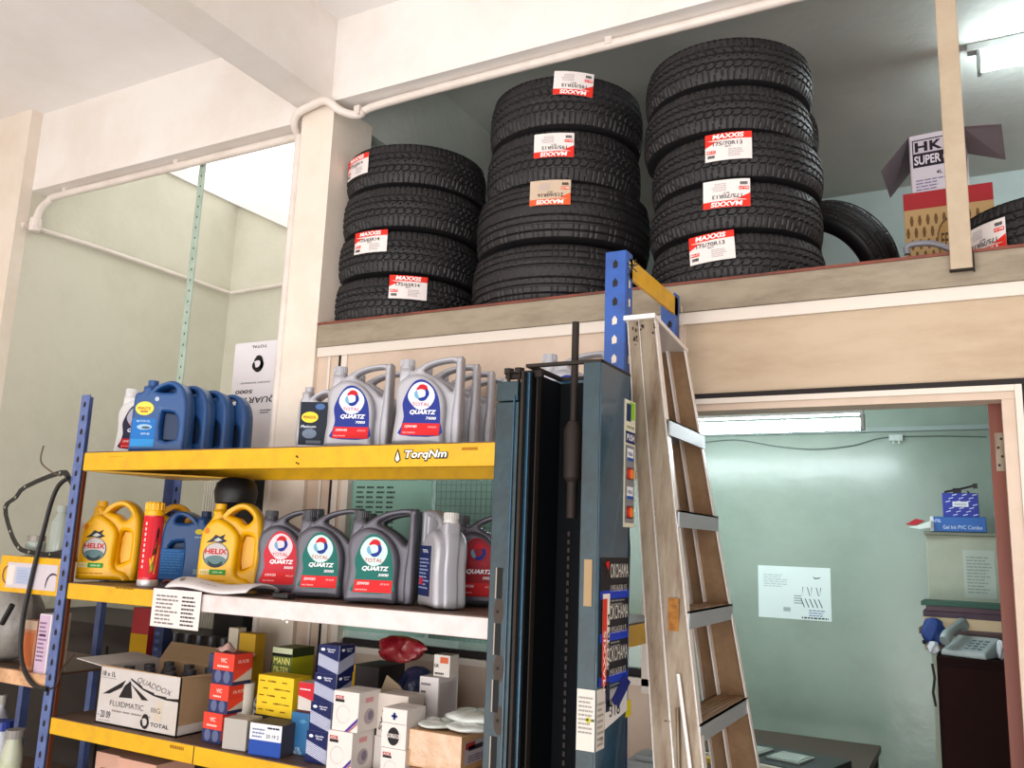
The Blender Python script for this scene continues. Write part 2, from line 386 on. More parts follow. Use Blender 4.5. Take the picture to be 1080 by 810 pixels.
p = at(132, 620, 2.0); d.lines(p.x-.045, p.z-.004, p.x+.045, p.z+.006, 1, '#8a6a24', 0, .8, 0, 6)
p = at(187, 788, 2.0); d.lines(p.x-.03, p.z-.006, p.x+.03, p.z+.006, 1, '#a8781c', 0, .8, 0, 6)
d.build('beam_marks', rack, on_front(YF-.001))

# side shelves that carry on to the left of the rack
mb = MB().box(-3.212, -2.864, 1.995, 2.014, 1.358, 1.488, 0).box(-3.21, -2.935, 2.014, 2.44, 1.474, 1.4858, 1)
sside = mb.build('side_shelf', [m_steel_y, m_shelfb], rack, bevel=.003)
d = Decal(); d.rect(-3.165, 1.375, -2.875, 1.465, '#cfc6cb'); d.rect(-3.11, 1.39, -3.02, 1.45, '#b4bcd0', 1).rect(-3.16, 1.385, -3.12, 1.455, '#ddd6cf', 1)
d.arc(-3.155, 1.42, .028, .034, 90, 270, '#7a5a60', 2).lines(-3.1, 1.395, -3.03, 1.445, 5, '#a7adc4', 2)
for a in (60, 95, 130): d.arc(-2.90+a*.0001, 1.39, .04, .047, a, a+60, '#6b5a70', 2)
d.build('printed_sticker', sside, on_front(1.995))
MB().box(-3.60, -2.864, 1.995, 2.014, 1.045, 1.093, 0).box(-3.60, -2.900, 2.014, 2.44, 1.081, 1.0898, 1).build('side_shelf', [mat('glare_cream_enamel', '#dcae84', .3, dirt='#7a3c24', dirt_amt=.9, scale=9), m_shelfb], rack, bevel=.003)  # pale orange tone paints the beam's glare into its colour
MB().box(-3.60, -2.864, 2.0, 2.44, .640, .652).build('side_shelf', m_shelfb, rack)
MB().box(-3.63, -3.60, 1.995, 2.03, 0, 1.2).box(-3.63, -3.60, 2.41, 2.445, 0, 1.2).build('post', m_steel_b2, rack)
MB().box(-3.21, -3.18, 2.42, 2.445, .65, 1.48).build('post', m_steel_b2, rack)

# ------------------------------------------------------------------ tyres
def tyre_mesh(R, w, rim, style, NT=360):
    nt = 46; prof = [(rim+.012, -.33*w), (rim, -.37*w), (rim+.006, -.44*w), (rim+.03, -.485*w), (rim+(R-rim)*.45, -.5*w), (rim+(R-rim)*.72, -.485*w), (R-.022, -.455*w), (R-.014, -.44*w)]
    a = len(prof); tw = .43*w
    for i in range(nt+1):
        t = -1+2*i/nt; prof.append((R-.003-.010*t**4-.004*t*t, t*tw))
    prof += [(r, -z_) for r, z_ in prof[:a][::-1]]
    prof += [(rim+.03, .36*w), (R-.03, .40*w), (R-.02, 0), (R-.03, -.40*w), (rim+.03, -.36*w)]
    n = len(prof); vs = []; fs = []; ms = []
    for i in range(NT):
        th = i/NT; c, s = math.cos(2*PI*th), math.sin(2*PI*th)
        for k, (r, z_) in enumerate(prof):
            if a <= k <= a+nt:
                t = -1+2*(k-a)/nt; g = 0
                if style == 'block':
                    ph = th*60
                    for gc, gw, amp in ((-.52, .045, .0), (-.18, .045, .03), (.18, .045, .03), (.52, .045, .0)):
                        zz = gc+amp*(1 if (ph*2) % 2 < 1 else -1)
                        if abs(t-zz) < gw: g = .006
                    if abs(t) > .56:
                        if (th*84+.4*abs(t)) % 1 < .2: g = max(g, .0035)
                    elif abs(t) > .22:
                        if (th*60+1.6*abs(t)) % 1 < .22: g = max(g, .005)
                    elif (th*60+.8*t) % 1 < .2 and t > 0: g = max(g, .005)
                else:
                    for gc, gw in ((-.78, .02), (-.5, .035), (-.22, .03), (0.02, .02), (.24, .03), (.5, .035), (.78, .02)):
                        if abs(t-gc) < gw: g = .007
                    if abs(t) > .55 and (th*110) % 1 < .2: g = max(g, .003)
                    if .05 < abs(t) < .45 and (th*80+t*2) % 1 < .18: g = max(g, .002)
                r = r-g
            elif abs(k-a+1) <= 1 or abs(k-(a+nt+1)) <= 0:
                if (th*84) % 1 < .2 and style == 'block': r -= .002
            vs.append((r*c, r*s, z_+w/2))
    for i in range(NT):
        j = (i+1) % NT
        for k in range(n):
            k2 = (k+1) % n; fs.append((i*n+k, j*n+k, j*n+k2, i*n+k2)); ms.append(0 if a-2 <= k <= a+nt+1 else 1)
    me = bpy.data.meshes.new('tyre'); me.from_pydata(vs, [], fs)
    me.materials.append(m_tread); me.materials.append(m_wall_rub); me.polygons.foreach_set('material_index', ms)
    me.polygons.foreach_set('use_smooth', [m_ == 1 for m_ in ms]); me.update()
    bm = bmesh.new(); bm.from_mesh(me); bmesh.ops.recalc_face_normals(bm, faces=bm.faces); bm.to_mesh(me); bm.free()
    return me
def tyre(me, loc, rz, label, group, rot=None):
    o = bpy.data.objects.new('tyre', me); COL.objects.link(o); o.location = loc; o.rotation_euler = rot or (0, 0, rz)
    return cat_(o, label, 'tyre', group)
def tyre_sticker(t, R, w, px, py, size, ups=False, brand=True, red='#df3b2c', paper='#e6dedb', sw=.145, sh=.092, tilt=0):
    tc = t.location; Yg = tc.y-R
    for _ in range(6):
        p = at(px, py, Yg); dx = p.x-tc.x; Yg = tc.y-math.sqrt(max((R)**2-dx*dx, 0.0001))
    p = at(px, py, Yg); a0 = math.atan2(Yg-tc.y, p.x-tc.x)-t.rotation_euler.z; zc = p.z-tc.z
    d = Decal(); n = 10
    d.rect(-sw/2, -sh/2, sw/2, sh/2, paper, 0, n); d.rect(-sw/2, sh/2-.022, sw/2, sh/2, red, 1, n)
    d.poly([(-sw/2, sh/2-.022), (-sw/2, sh/2-.045), (-sw/4, sh/2-.028), (0, sh/2-.022)], red, 1)
    d.text('MAXXIS', 0, sh/2-.011, .016, '#fbf2ee', .095, 2, 1.8, it=.15)
    d.text(size, -.002, sh/2-.036, .013, '#2b2326', .09, 2, .5); d.text('MA-P1', .0, sh/2-.047, .005, '#4a4044', .018, 2, .5)
    d.rect(-sw/2+.004, -.021, -sw/2+.034, -.010, red, 1); d.text('MA-P1', -sw/2+.019, -.0155, .006, '#f5e9e6', .026, 2, .5)
    for k in range(9): d.rect(-sw/2+.008+.0026*k, -.036, -sw/2+.0095+.0026*k+.0008*(k % 2), -.026, '#2b2326', 1)
    d.lines(.0, -.034, .047, -.006, 5, '#b7aeb0', 1)
    f0 = on_cyl(R, 0, 0); sg = -1 if ups else 1; ct, st = math.cos(tilt), math.sin(tilt)
    def fn(u, v, o):
        uu, vv = sg*u, sg*v; uu, vv = uu*ct-vv*st, uu*st+vv*ct
        a = a0+uu/R; return ((R+.001+o)*math.cos(a), (R+.001+o)*math.sin(a), zc+vv)
    return d.build('sticker', t, fn, step=.0008)
LZ = 2.413
def stack(cx, cy, specs, group):
    z_ = LZ+.001; out = []
    for i, (me, R, w, dx, dy, lab) in enumerate(specs):
        t = tyre(me, (cx+dx, cy+dy, z_), random.uniform(0, 6.28), lab, group); z_ += w+.0005; out.append((t, R, w))
    return out
A1, A2, A3, A4 = (.300, .183), (.302, .214), (.336, .225), (.290, .168)
tm1 = tyre_mesh(*A1, .185, 'block'); tm2 = tyre_mesh(*A2, .195, 'block'); tm3 = tyre_mesh(*A3, .205, 'rib', 300); tm4 = tyre_mesh(*A4, .168, 'block')
c1 = at(430, 330, 2.84); c2 = at(590, 310, 2.87); c3 = at(777, 290, 2.83)
s1 = stack(c1.x, 2.83, [(tm1, *A1, 0, 0, 'black tyre with red and white label, bottom of the left stack'), (tm1, *A1, .005, .0, 'black tyre with label at its left, second from bottom of the left stack'),
     (tm1, *A1, .015, 0, 'black unlabelled tyre, second from top of the left stack'), (tm1, *A1, .008, .01, 'black tyre with label on far left side, top of the left stack')], 'tyres in the left stack')
s2 = stack(c2.x, 2.87, [(tm3, *A3, 0, 0, 'wide ribbed tyre without a label, bottom of the middle stack'), (tm3, *A3, .01, 0, 'wide ribbed tyre with faded orange label, in the middle stack'),
     (tm2, *A2, .005, 0, 'black tyre with upside down label, second from top of the middle stack'), (tm2, *A2, .012, 0, 'black tyre with upside down label, top of the middle stack')], 'tyres in the middle stack')
s3 = stack(c3.x, 2.83, [(tm4, *A4, 0, 0, 'black tyre with tilted label, bottom of the five tyre right stack'), (tm4, *A4, -.005, 0, 'black tyre with upside down label, second from bottom of right stack'),
     (tm4, *A4, .0, 0, 'black tyre with upright label, middle of the five tyre right stack'), (tm4, *A4, -.03, .0, 'black unlabelled tyre, fourth up in the right stack'), (tm4, *A4, -.025, 0, 'black unlabelled tyre, top of the five tyre right stack')], 'tyres in the right stack')
for (st, i, px, py, sz, ups, kw) in ((s1, 0, 430.5, 303, '175/65R14', False, {}), (s1, 1, 390, 255, '175/65R14', False, dict(sw=.15, sh=.088)), (s1, 3, 376, 176, '175/65R14', False, dict(sw=.15, sh=.088)),
     (s2, 1, 580, 203, '215/60R16', True, dict(red='#e0693c', paper='#cdb9a4')), (s2, 2, 584, 153, '195/55R15', True, {}), (s2, 3, 605, 88, '195/55R15', True, dict(tilt=-.05)),
     (s3, 0, 750, 261, '175/70R13', False, dict(tilt=.06)), (s3, 1, 766, 204, '175/70R13', True, {}), (s3, 2, 768, 154, '175/70R13', False, {})):
    t, R, w = st[i]; tyre_sticker(t, R, w, px, py, sz, ups, **kw)
# tyres further back in the loft
tb = None
q = at(797, 200, 3.90)
for k in range(7):
    tyre(tm4, (q.x, 3.90, LZ+.001+k*.1685), k, ['black tyre behind the right stack, lowest of the rear pile', 'black tyre behind the right stack, second of the rear pile', 'black tyre behind the right stack, third of the rear pile', 'black tyre behind the right stack, fourth of the rear pile', 'black tyre behind the right stack, fifth of the rear pile', 'black tyre peeking out right of the stack, second from the rear pile top', 'black tyre peeking out right of the stack, top of the rear pile'][k], 'tyres piled behind the right stack')
p = at(866, 262, 3.29)
tyre(tyre_mesh(.27, .16, .18, 'rib', 200), (p.x-.03, 3.40, LZ+.255), 0, 'dull worn black tyre standing upright right of the five tyre stack', 'loose loft tyres', rot=(math.radians(-54), 0, math.radians(-30)))
p = at(1085, 262, 2.9)
tl = tyre(tm4, (p.x+.09, 2.83, LZ), 1.0, 'black tyre lying at the right edge behind the ledge', 'loose loft tyres')
tyre_sticker(tl, A4[0], A4[1], 1037, 254, '175/70R13', True)

# ------------------------------------------------------------------ jugs
m_silv = mat('silver_plastic', '#a8a6ac', .38, metal=.25, dirt='#a3a1a6', dirt_amt=.5, scale=3)
m_grey = mat('graphite_plastic', '#59565f', .36, metal=.25)
m_cap = mat('dark_cap_plastic', '#37363b', .45)
m_ypl = mat('yellow_plastic', '#e8ac00', .32, dirt='#d29a00', dirt_amt=.4, scale=5)
m_bpl = mat('blue_plastic', '#1e4c86', .34, dirt='#18406f', dirt_amt=.6, scale=5)
m_bdk = mat('navy_plastic_recess', '#102a4c', .5)
m_wpl = mat('white_plastic', '#d9d6d6', .4)
Q_OUT = [(-.094, 0), (-.100, .012), (-.099, .04), (-.092, .10), (-.097, .16), (-.093, .195), (-.087, .212), (-.086, .238), (-.053, .238), (-.048, .230), (-.025, .246), (.01, .262), (.05, .2715), (.085, .2745), (.100, .272), (.104, .255), (.104, .10), (.104, .015), (.098, 0), (.05, 0), (0, 0), (-.05, 0)]
Q_HOLE = [(-.012, .231), (.015, .2475), (.05, .2565), (.080, .2580), (.0835, .240), (.082, .20), (.076, .168), (.058, .184), (.034, .203), (.008, .218)]
Q_COL = [(.080, .0), (.078, .09), (.084, .15), (.086, .22), (.086, .262), (.092, .272), (.101, .272), (.105, .258), (.105, .10), (.105, .012), (.100, 0)]
Q_BEL = [(-.090, .002), (-.094, .03), (-.087, .1), (-.092, .155), (-.082, .19), (-.050, .212), (-.018, .214), (.018, .198), (.048, .165), (.062, .12), (.060, .05), (.060, .002), (.02, .002), (-.04, .002)]
def swirl(d, cu, cv, r, L=2, mono=None):
    c = [mono]*4 if mono else ['#cc1c2c', '#173a96', '#7fb0c8', '#f0a050']
    d.arc(cu, cv, r*.55, r*1.1, 5, 150, c[0], L); d.arc(cu, cv, r*.5, r*1.02, 150, 250, c[2] if not mono else mono, L)
    d.arc(cu, cv, r*.55, r*1.08, 235, 345, c[1], L); d.arc(cu+r*.1, cv-r*.05, r*.45, r*.95, -60, 60, c[1] if not mono else mono, L+1); d.arc(cu+r*.0, cv+r*.12, r*.7, r*1.12, 30, 120, c[0], L+2)
def label_outline(k=1.0): return [(-.068, .03), (.048, .03), (.050, .07), (.048, .11), (.040, .148), (.022, .178), (-.004, .196), (-.028, .194), (-.046, .175), (-.060, .145), (-.066, .12), (-.060, .085), (-.066, .055)]
def quartz(loc, rz, label, group, mbody, mcap, main, number, grade, full=True, halo='#dfe6f2'):
    t = empty('oil_jug', loc, rz, label, 'oil jug', group)
    mb = MB(); plate(mb, Q_OUT, [Q_HOLE], .044, .010, 0, 0, 3); plate(mb, Q_COL, [], .062, .008, 0, 0, 2); plate(mb, [(-.09, .18), (-.088, .236), (-.052, .236), (-.048, .215)], [], .05, .012, 0, 0, 1); plate(mb, Q_BEL, [], .096, .014, 0, 0, 3)
    mb.build('jug_body', mbody, t, smooth=True, angle=.9)
    mb = MB().cyl(.0205, .234, .264, (-.069, 0, 0), 20, 0).cyl(.0225, .236, .243, (-.069, 0, 0), 20, 0)
    for k in range(20): a = 2*PI*k/20; mb.box(-.069+.0206*math.cos(a)-.0012, -.069+.0206*math.cos(a)+.0012, .0206*math.sin(a)-.0012, .0206*math.sin(a)+.0012, .245, .262)
    mb.build('cap', mcap, t)
    if full:
        d = Decal(); lo = label_outline(); d.poly(spl(lo, 3), main, 0)
        d.poly(spl([(-.050, .140), (-.022, .108), (.012, .112), (.030, .142), (.022, .170), (-.002, .188), (-.026, .186), (-.044, .168)], 3), halo, 1)
        d.poly([(-.0665, .0305), (.048, .0305), (.0498, .066), (-.062, .066)], '#d8262c', 1)
        swirl(d, -.010, .155, .022, 2)
        d.text('TOTAL', -.010, .122, .011, '#c83a44', .054, 2, .8); d.text('QUARTZ', -.004, .098, .015, '#f4f4f6', .078, 2, 2.2, it=.3); d.text(number, .022, .081, .008, '#f4f4f6', .030, 2, 1.0, it=.2)
        d.text(grade, -.037, .056, .008, '#f6e6e6', .036, 2, 1.0, it=.2); d.text('API SL/CF', .027, .055, .005, '#f3caca', .026, 2, .5); d.text('MULTIGRADE', -.042, .038, .004, '#f3d0d0', .036, 2, .5)
        d.build('front_label', t, on_front(-.048))
        d = Decal(); d.rect(-.05, .03, .05, .17, '#22305e').lines(-.045, .05, .045, .14, 9, '#8d98bb').rect(-.04, .06, -.01, .08, '#b33040', 2).text('TOTAL', 0, .155, .009, '#d8dbe6', .05)
        d.build('back_label', t, on_back(.048))
    return t
def put(proto_fn, px, py, Y, rz, hw=.1, hd=.05, z=S1):
    """centre of a jug whose front left foot stands at pixel column px"""
    p = at(px, py, Y); c, s = math.cos(rz), math.sin(rz)
    return (p.x+hw*c-hd*s, p.y+hw*s+hd*c, z+.0025)
r13 = math.radians(21)
G7 = 'silver jugs on the top shelf'
j = quartz(put(0, 337, 470, 2.06, r13, hd=.058), r13, 'silver oil jug with blue QUARTZ 7000 label, left one at top shelf front', G7, m_silv, m_silv, '#2c3f93', '7000', '10W40')
def row(src, n, labels, step, wob=0):
    out = []
    for i in range(n):
        c = copy_tree(src); rz = src.rotation_euler.z; c.location = src.location+Vector((step[0], step[1], 0))*(i+1); c['label'] = labels[i]; out.append(c)
    return out
row(j, 1, ['silver oil jug standing behind the left 7000 jug'], (-.02, .118))
j2 = quartz(put(0, 409, 470, 2.04, r13, hd=.058), r13, 'silver oil jug with blue QUARTZ 7000 label, right one at top shelf front', G7, m_silv, m_silv, '#2c3f93', '7000', '10W40')
row(j2, 3, ['silver oil jug, second in the right file behind its front jug', 'silver oil jug, third in the right file on the top shelf', 'silver oil jug, last in the right file by the lift column'], (-.010, .112))
j3 = copy_tree(j2); p = at(560, 400, 2.13); j3.location = (p.x+.10, 2.2, S1+.0025); j3['label'] = 'silver oil jug whose cap and handle show above the lift column'; 
# middle shelf quartz
r30 = math.radians(22); GM = 'dark grey jugs on the middle shelf'
quartz(put(0, 265, 610, 2.14, r30, z=S2), r30, 'dark grey oil jug with red and pink label on middle shelf', GM, m_grey, m_cap, '#c93545', '5000', '10W30', halo='#e9d3d8')
quartz(put(0, 305, 615, 2.075, r30, z=S2), r30, 'dark grey oil jug with green label, between the red one and larger green one', GM, m_grey, m_cap, '#15756c', '5000', '20W50', halo='#cfe6e0')
q3 = quartz(put(0, 360, 620, 2.035, r30, z=S2), r30, 'dark grey oil jug with green QUARTZ 3000 label nearest the silver bottle', GM, m_grey, m_cap, '#15756c', '3000', '20W50', halo='#cfe6e0')
qr = quartz(put(0, 471, 620, 2.225, r30, z=S2), r30, 'dark grey oil jug with red label half hidden by lift column', GM, m_grey, m_cap, '#a81f2c', '5000', '10W30', halo='#a83040')
c = copy_tree(q3); c.location = (q3.location.x-.12, q3.location.y+.20, S2+.0025); c['label'] = 'dark grey oil jug standing behind the two green labelled jugs'
js = quartz((-1.368, 2.14, S2+.0025), math.radians(142), 'worn silver oil jug turned with its spout to the right, dark blue back label', 'silver jug on the middle shelf', m_silv, mat('pale_cap', '#c8c5c0', .45), '#2c3f93', '7000', '10W40')

# blue jugs
B_OUT = [(-.096, 0), (-.100, .012), (-.100, .10), (-.098, .195), (-.088, .213), (-.074, .216), (-.068, .222), (-.067, .238), (-.035, .238), (-.034, .226), (-.015, .240), (.015, .256), (.045, .258), (.072, .243), (.09, .215), (.10, .17), (.102, .09), (.102, .012), (.096, 0), (.05, 0), (0, 0), (-.05, 0)]
B_H1 = [(-.018, .219), (.004, .235), (.03, .241), (.048, .232), (.05, .218), (.02, .215)]
B_H2 = [(.010, .046), (.062, .046), (.072, .06), (.072, .110), (.055, .142), (.016, .146), (.010, .138)]
def bluejug(loc, rz, label, group, back=False):
    t = empty('oil_jug', loc, rz, label, 'oil jug', group)
    mb = MB(); plate(mb, B_OUT, [B_H1, B_H2], .082, .012, 0, 0, 2); mb.build('jug_body', m_bpl, t, smooth=True, angle=.9)
    plate(MB(), B_H2, [], .03, .004, .0, 0, 1).build('grip_web', m_bdk, t)
    MB().cyl(.0185, .235, .262, (-.051, 0, 0), 20).cyl(.020, .236, .243, (-.051, 0, 0), 20).build('cap', m_bdk if back else m_bpl, t, bevel=.001)
    d = Decal()
    d.rect(-.092, .018, -.006, .118, '#2a7cc0', 0).rect(-.092, .018, -.006, .045, '#3d95cf', 1).ell(-.052, .155, .034, .025, '#e9d84e', 1).ell(-.052, .155, .030, .0215, '#f2e36a', 2)
    d.text('PENNZOIL', -.052, .155, .012, '#b82c34', .050, 3, 1.0, it=.2).rect(-.066, .141, -.038, .146, '#b82c34', 3).text('MOTOR OIL', -.05, .109, .007, '#c9dcec', .05, 2, .5).ell(-.045, .088, .028, .010, '#a8c6da', 2).ell(-.04, .086, .016, .005, '#5c6f86', 3)
    d.text('20W-50', -.04, .064, .007, '#d5e6f3', .032, 2, .6).ell(-.01, .19, .008, .008, '#b9c3d2', 1)
    d.build('front_label', t, on_front(-.041))
    d = Decal(); d.rect(-.095, .015, .0, .12, '#2567a4').ell(.07-.02, .185, .016, .010, '#d8c84a', 1).text('5W-30', .05, .165, .006, '#cdd9e8', .03).lines(-.09, .03, -.0, .12, 9, '#4f86b8').rect(.04, .03, .07, .05, '#8fa6b2', 1)
    d.build('back_label', t, on_back(.041))
    return t
r14 = math.radians(24); GB = 'blue jugs on the top shelf'
b1 = bluejug(put(0, 133, 470, 2.03, r14), r14, 'blue oil jug with yellow oval label, front of the blue file on top shelf', GB)
row(b1, 3, ['blue oil jug, second in the file of blue jugs', 'blue oil jug, third in the file of blue jugs', 'blue oil jug, last in the file beside the upright white carton'], (-.001, .097))
p = at(168, 600, 2.30)
bb = bluejug((p.x+.115, 2.335, S2+.0025), math.radians(200), 'blue oil jug seen from behind, between red spray can and yellow jug', 'blue jug on the middle shelf', True)
jw = quartz(put(0, 117, 470, 2.15, r14, hw=.1), r14, 'pale silver oil jug half hidden behind the front blue jug', 'pale jug at the left end of the top shelf', m_wpl, m_wpl, '#3a3550', '5000', '15W40', halo='#b9b6c4')

# yellow helix jugs
Y_OUT = [(-.098, 0), (-.103, .012), (-.102, .10), (-.102, .17), (-.092, .205), (-.074, .232), (-.070, .245), (-.070, .262), (-.036, .262), (-.034, .250), (-.015, .268), (.012, .286), (.045, .288), (.078, .268), (.100, .230), (.106, .18), (.107, .09), (.105, .012), (.099, 0), (.05, 0), (0, 0), (-.05, 0)]
Y_H1 = [(-.012, .245), (.014, .264), (.040, .266), (.062, .248), (.066, .232), (.045, .214), (.02, .235)]
Y_H2 = [(.040, .060), (.072, .075), (.078, .09), (.078, .160), (.070, .174), (.045, .178), (.036, .15), (.034, .09)]
Y_BEL = [(-.095, .002), (-.100, .03), (-.098, .16), (-.085, .205), (-.05, .232), (-.02, .225), (.015, .20), (.034, .165), (.03, .1), (.034, .045), (.07, .03), (.09, .002), (.04, .002), (-.04, .002)]
def helix(loc, rz, label, mbody=None):
    t = empty('oil_jug', loc, rz, label, 'oil jug', 'yellow jugs on the middle shelf'); mb_ = mbody or m_ypl
    mb = MB(); plate(mb, Y_OUT, [Y_H1, Y_H2], .072, .016, 0, 0, 3); plate(mb, Y_BEL, [], .114, .016, 0, 0, 3); mb.build('jug_body', mb_, t, smooth=True, angle=.9)
    plate(MB(), Y_H2, [], .02, .002, .0, 0, 1).build('grip_web', mb_, t)
    MB().cyl(.0185, .258, .284, (-.053, 0, 0), 20).cyl(.0205, .259, .266, (-.053, 0, 0), 20).build('cap', mb_, t, bevel=.001)
    d = Decal(); c = (-.038, .112)
    d.ell(c[0], c[1]-.002, .044, .042, '#5b6468', 0).ell(c[0], c[1], .040, .038, '#c9c3c0', 1).ell(c[0], c[1]-.020, .036, .017, '#6f8a8c', 2).arc(c[0], c[1]-.012, .02, .032, 200, 340, '#39484c', 3)
    d.poly([(-.075, .150), (-.055, .165), (-.045, .178), (-.030, .172), (-.012, .180), (-.018, .165), (-.004, .158), (-.02, .150), (-.045, .154)], '#3a4146', 2).poly([(-.05, .158), (-.035, .168), (-.02, .160), (-.035, .155)], '#c9c9c4', 3)
    d.text('HELIX', c[0], c[1]+.010, .018, '#cf2430', .074, 4, 1.5); d.rect(-.088, .045, -.055, .062, '#e6dcae', 2).rect(-.055, .045, .0, .062, '#3e9b34', 2).text('HX5', -.07, .053, .010, '#c8a73a', .028, 3, 1).text('15W-40', -.028, .053, .007, '#dff0d8', .034, 3, .6)
    d.ell(-.075, .190, .008, .010, '#d8861a', 1).lines(-.09, .024, .0, .032, 1, '#c08d10', 1, .5, 0, 5)
    d.build('front_label', t, on_front(-.057)); return t
rh = math.radians(29)
helix(put(0, 79, 605, 2.06, rh, z=S2), rh, 'yellow oil jug with HELIX label next to the left blue post')
ra = math.radians(60)
helix((-2.78, 2.36, S2+.0025), ra, 'amber yellow oil jug mostly hidden behind the red spray can', mat('amber_plastic', '#d89a10', .35))
helix(put(0, 207, 605, 2.13, rh, z=S2), rh, 'yellow oil jug with HELIX label beside the grey jug with red label')

# small grey bottle on the top shelf
t = empty('oil_bottle', put(0, 311, 470, 2.10, r13, hw=.055, hd=.035), r13, 'small grey oil bottle with navy label and yellow oval, left of the silver jugs', 'oil bottle')
K = [(-.055, 0), (-.056, .10), (-.054, .155), (-.046, .170), (-.046, .188), (-.02, .188), (-.018, .172), (.01, .190), (.035, .198), (.052, .196), (.056, .15), (.056, .05), (.054, 0), (0, 0)]
plate(MB(), K, [[(.0, .165), (.02, .18), (.038, .182), (.038, .165), (.02, .158)]], .07, .01, 0, 0, 2).build('bottle_body', m_silv, t, smooth=True)
MB().cyl(.0145, .187, .208, (-.033, 0, 0), 18).build('cap', m_silv, t, bevel=.001)
d = Decal(); d.rect(-.046, .015, .046, .155, '#27303f').ell(-.012, .105, .028, .018, '#e8d44c', 1).text('PENNZOIL', -.012, .105, .009, '#a03038', .042, 2, .8).text('Platinum', -.014, .075, .009, '#dfe3ea', .05, 1, .6, it=.2).ell(-.01, .052, .024, .016, '#7a8698', 1).ell(.02, .14, .016, .010, '#5a78a8', 1).rect(-.02, .02, .03, .03, '#6c747e', 1)
d.build('front_label', t, on_front(-.035))

# ------------------------------------------------------------------ generic cartons
def carton(name, label, cat, x0, x1, x2, py, Y, z, zt, colr, group=None, front=None, side=None, top=None, rough=.6, rz=0, depth=None, seam=True, bev=.0015):
    a = at(x0, py, Y); b = at(x1, py, Y); wd = b.x-a.x
    dp = depth if depth else max(.03, atX(x2, py, b.x).y-Y)
    h = zt-z
    mm = colr if not isinstance(colr, str) else mat('card_'+colr.lstrip('#'), colr, rough, dirt=colr, dirt_amt=.0)
    mb = MB().box(-wd/2, wd/2, -dp/2, dp/2, 0, h)
    o = mb.build(name, mm, None, bevel=bev); o.location = ((a.x+b.x)/2, Y+dp/2, z); o.rotation_euler = (0, 0, rz)
    cat_(o, label, cat, group)
    if front: d = Decal(); front(d, wd, h); d.build('printed_front', o, on_front(-dp/2))
    if side: d = Decal(); side(d, dp, h); d.build('printed_side', o, on_right(wd/2))
    if seam and not top:
        d = Decal(); d.rect(-wd/2+.001, -.001, wd/2-.001, .001, '#4a4038'); d.build('lid_seam', o, on_top(h))
    if top: d = Decal(); top(d, wd, dp); d.build('printed_top', o, on_top(h))
    return o
def zt(px, py, Y): return at(px, py, Y).z

# white upright carton on the top shelf, printed upside down
def f(d, w, h):
    g = '#1e1c20'
    d.text('TOTAL', w*.02, h-.022, .012, g, w*.32, 1, .8, rot=180)
    swirl(d, w*.02, h-.10, .032, 1, g); d.arc(w*.02, h-.10, .012, .034, 200, 420, g, 2)
    d.text('SYNTHETIC TECHNOLOGY', -.002, h-.178, .007, '#4a484c', w*.62, 1, .5, rot=180)
    d.text('5000', -w*.22, h-.215, .016, g, w*.36, 1, .8, it=.2, rot=180); d.text('QUARTZ', w*.05, h-.250, .030, g, w*.84, 1, .6, it=.25, rot=180); d.lines(w*.15, h-.31, w*.4, h-.29, 2, '#66636a')
carton('black_crate', 'tall black crate behind the top shelf carrying the upright white carton', 'crate', 238, 268, 272, 520, 2.64, 1.192, S1, '#141214', None, depth=.10, seam=False)
carton('upright_carton', 'white oil carton standing upside down by the pillar behind the top shelf', 'carton', 240, 291, 300, 450, 2.63, S1+.001, zt(265, 361, 2.63), '#dcd8dc', None, f, depth=.12)

# hanging price list and folded newspaper on the middle shelf
a = at(163, 620, 1.992); b = at(213, 628, 1.992)
d = Decal(); wv = b.x-a.x; d.rect(-wv/2, -.118, wv/2, 0, '#e4dcd8'); d.lines(-wv*.42, -.108, wv*.05, -.012, 8, '#8e8484', 1); d.lines(wv*.12, -.108, wv*.42, -.012, 8, '#4e4648', 1)
mb = MB().box(-wv/2, wv/2, 0, .0008, -.118, 0); o = mb.build('price_list', ink('#e4dcd8', .8)); o.location = ((a.x+b.x)/2, 1.990, S2+.003); cat_(o, 'white price list sheet hanging from the middle shelf beam', 'paper')
d.build('printed_text', o, on_front(0))
def sheetmesh(fn, nu, nv, mi=0, mb=None):
    mb = mb or MB(); vs = [fn(i/nu, j/nv) for j in range(nv+1) for i in range(nu+1)]
    return mb.add(vs, [(j*(nu+1)+i, j*(nu+1)+i+1, (j+1)*(nu+1)+i+1, (j+1)*(nu+1)+i) for j in range(nv) for i in range(nu)], mi)
p0 = at(178, 618, 2.0); p1 = at(265, 620, 2.0)
def fn(u, v):
    x = p0.x+(p1.x-p0.x)*u*.98; y = 1.985+.15*v; z_ = S2+.010+.026*math.sin(PI*v)**.7*(1-.25*u)+.006*math.sin(7*u+2*v)
    return (x, y, z_)
mb = sheetmesh(fn, 24, 12); o = mb.build('newspaper', [ink('#dcd6d6', .8)], smooth=True); cat_(o, 'folded newspaper page lying on the middle shelf edge', 'newspaper')
sm = o.modifiers.new('s', 'SOLIDIFY'); sm.thickness = .004
d = Decal(); d.text('09', 0, 0, .02, '#2c282c', .03, 1, 1, rot=-60)
for k in range(3): d.rect(.09+.03*k, -.004, .112+.03*k, -.001, '#8c8488', 1)
o2 = d.build('newsprint', o, lambda u, v, q: (lambda uu, vv: tuple(Vector(fn(uu, vv))+Vector((0, -.003, .002+q))))(min(max(.12+u/.38, 0), 1), min(max(.22+v/.16, 0), 1)))
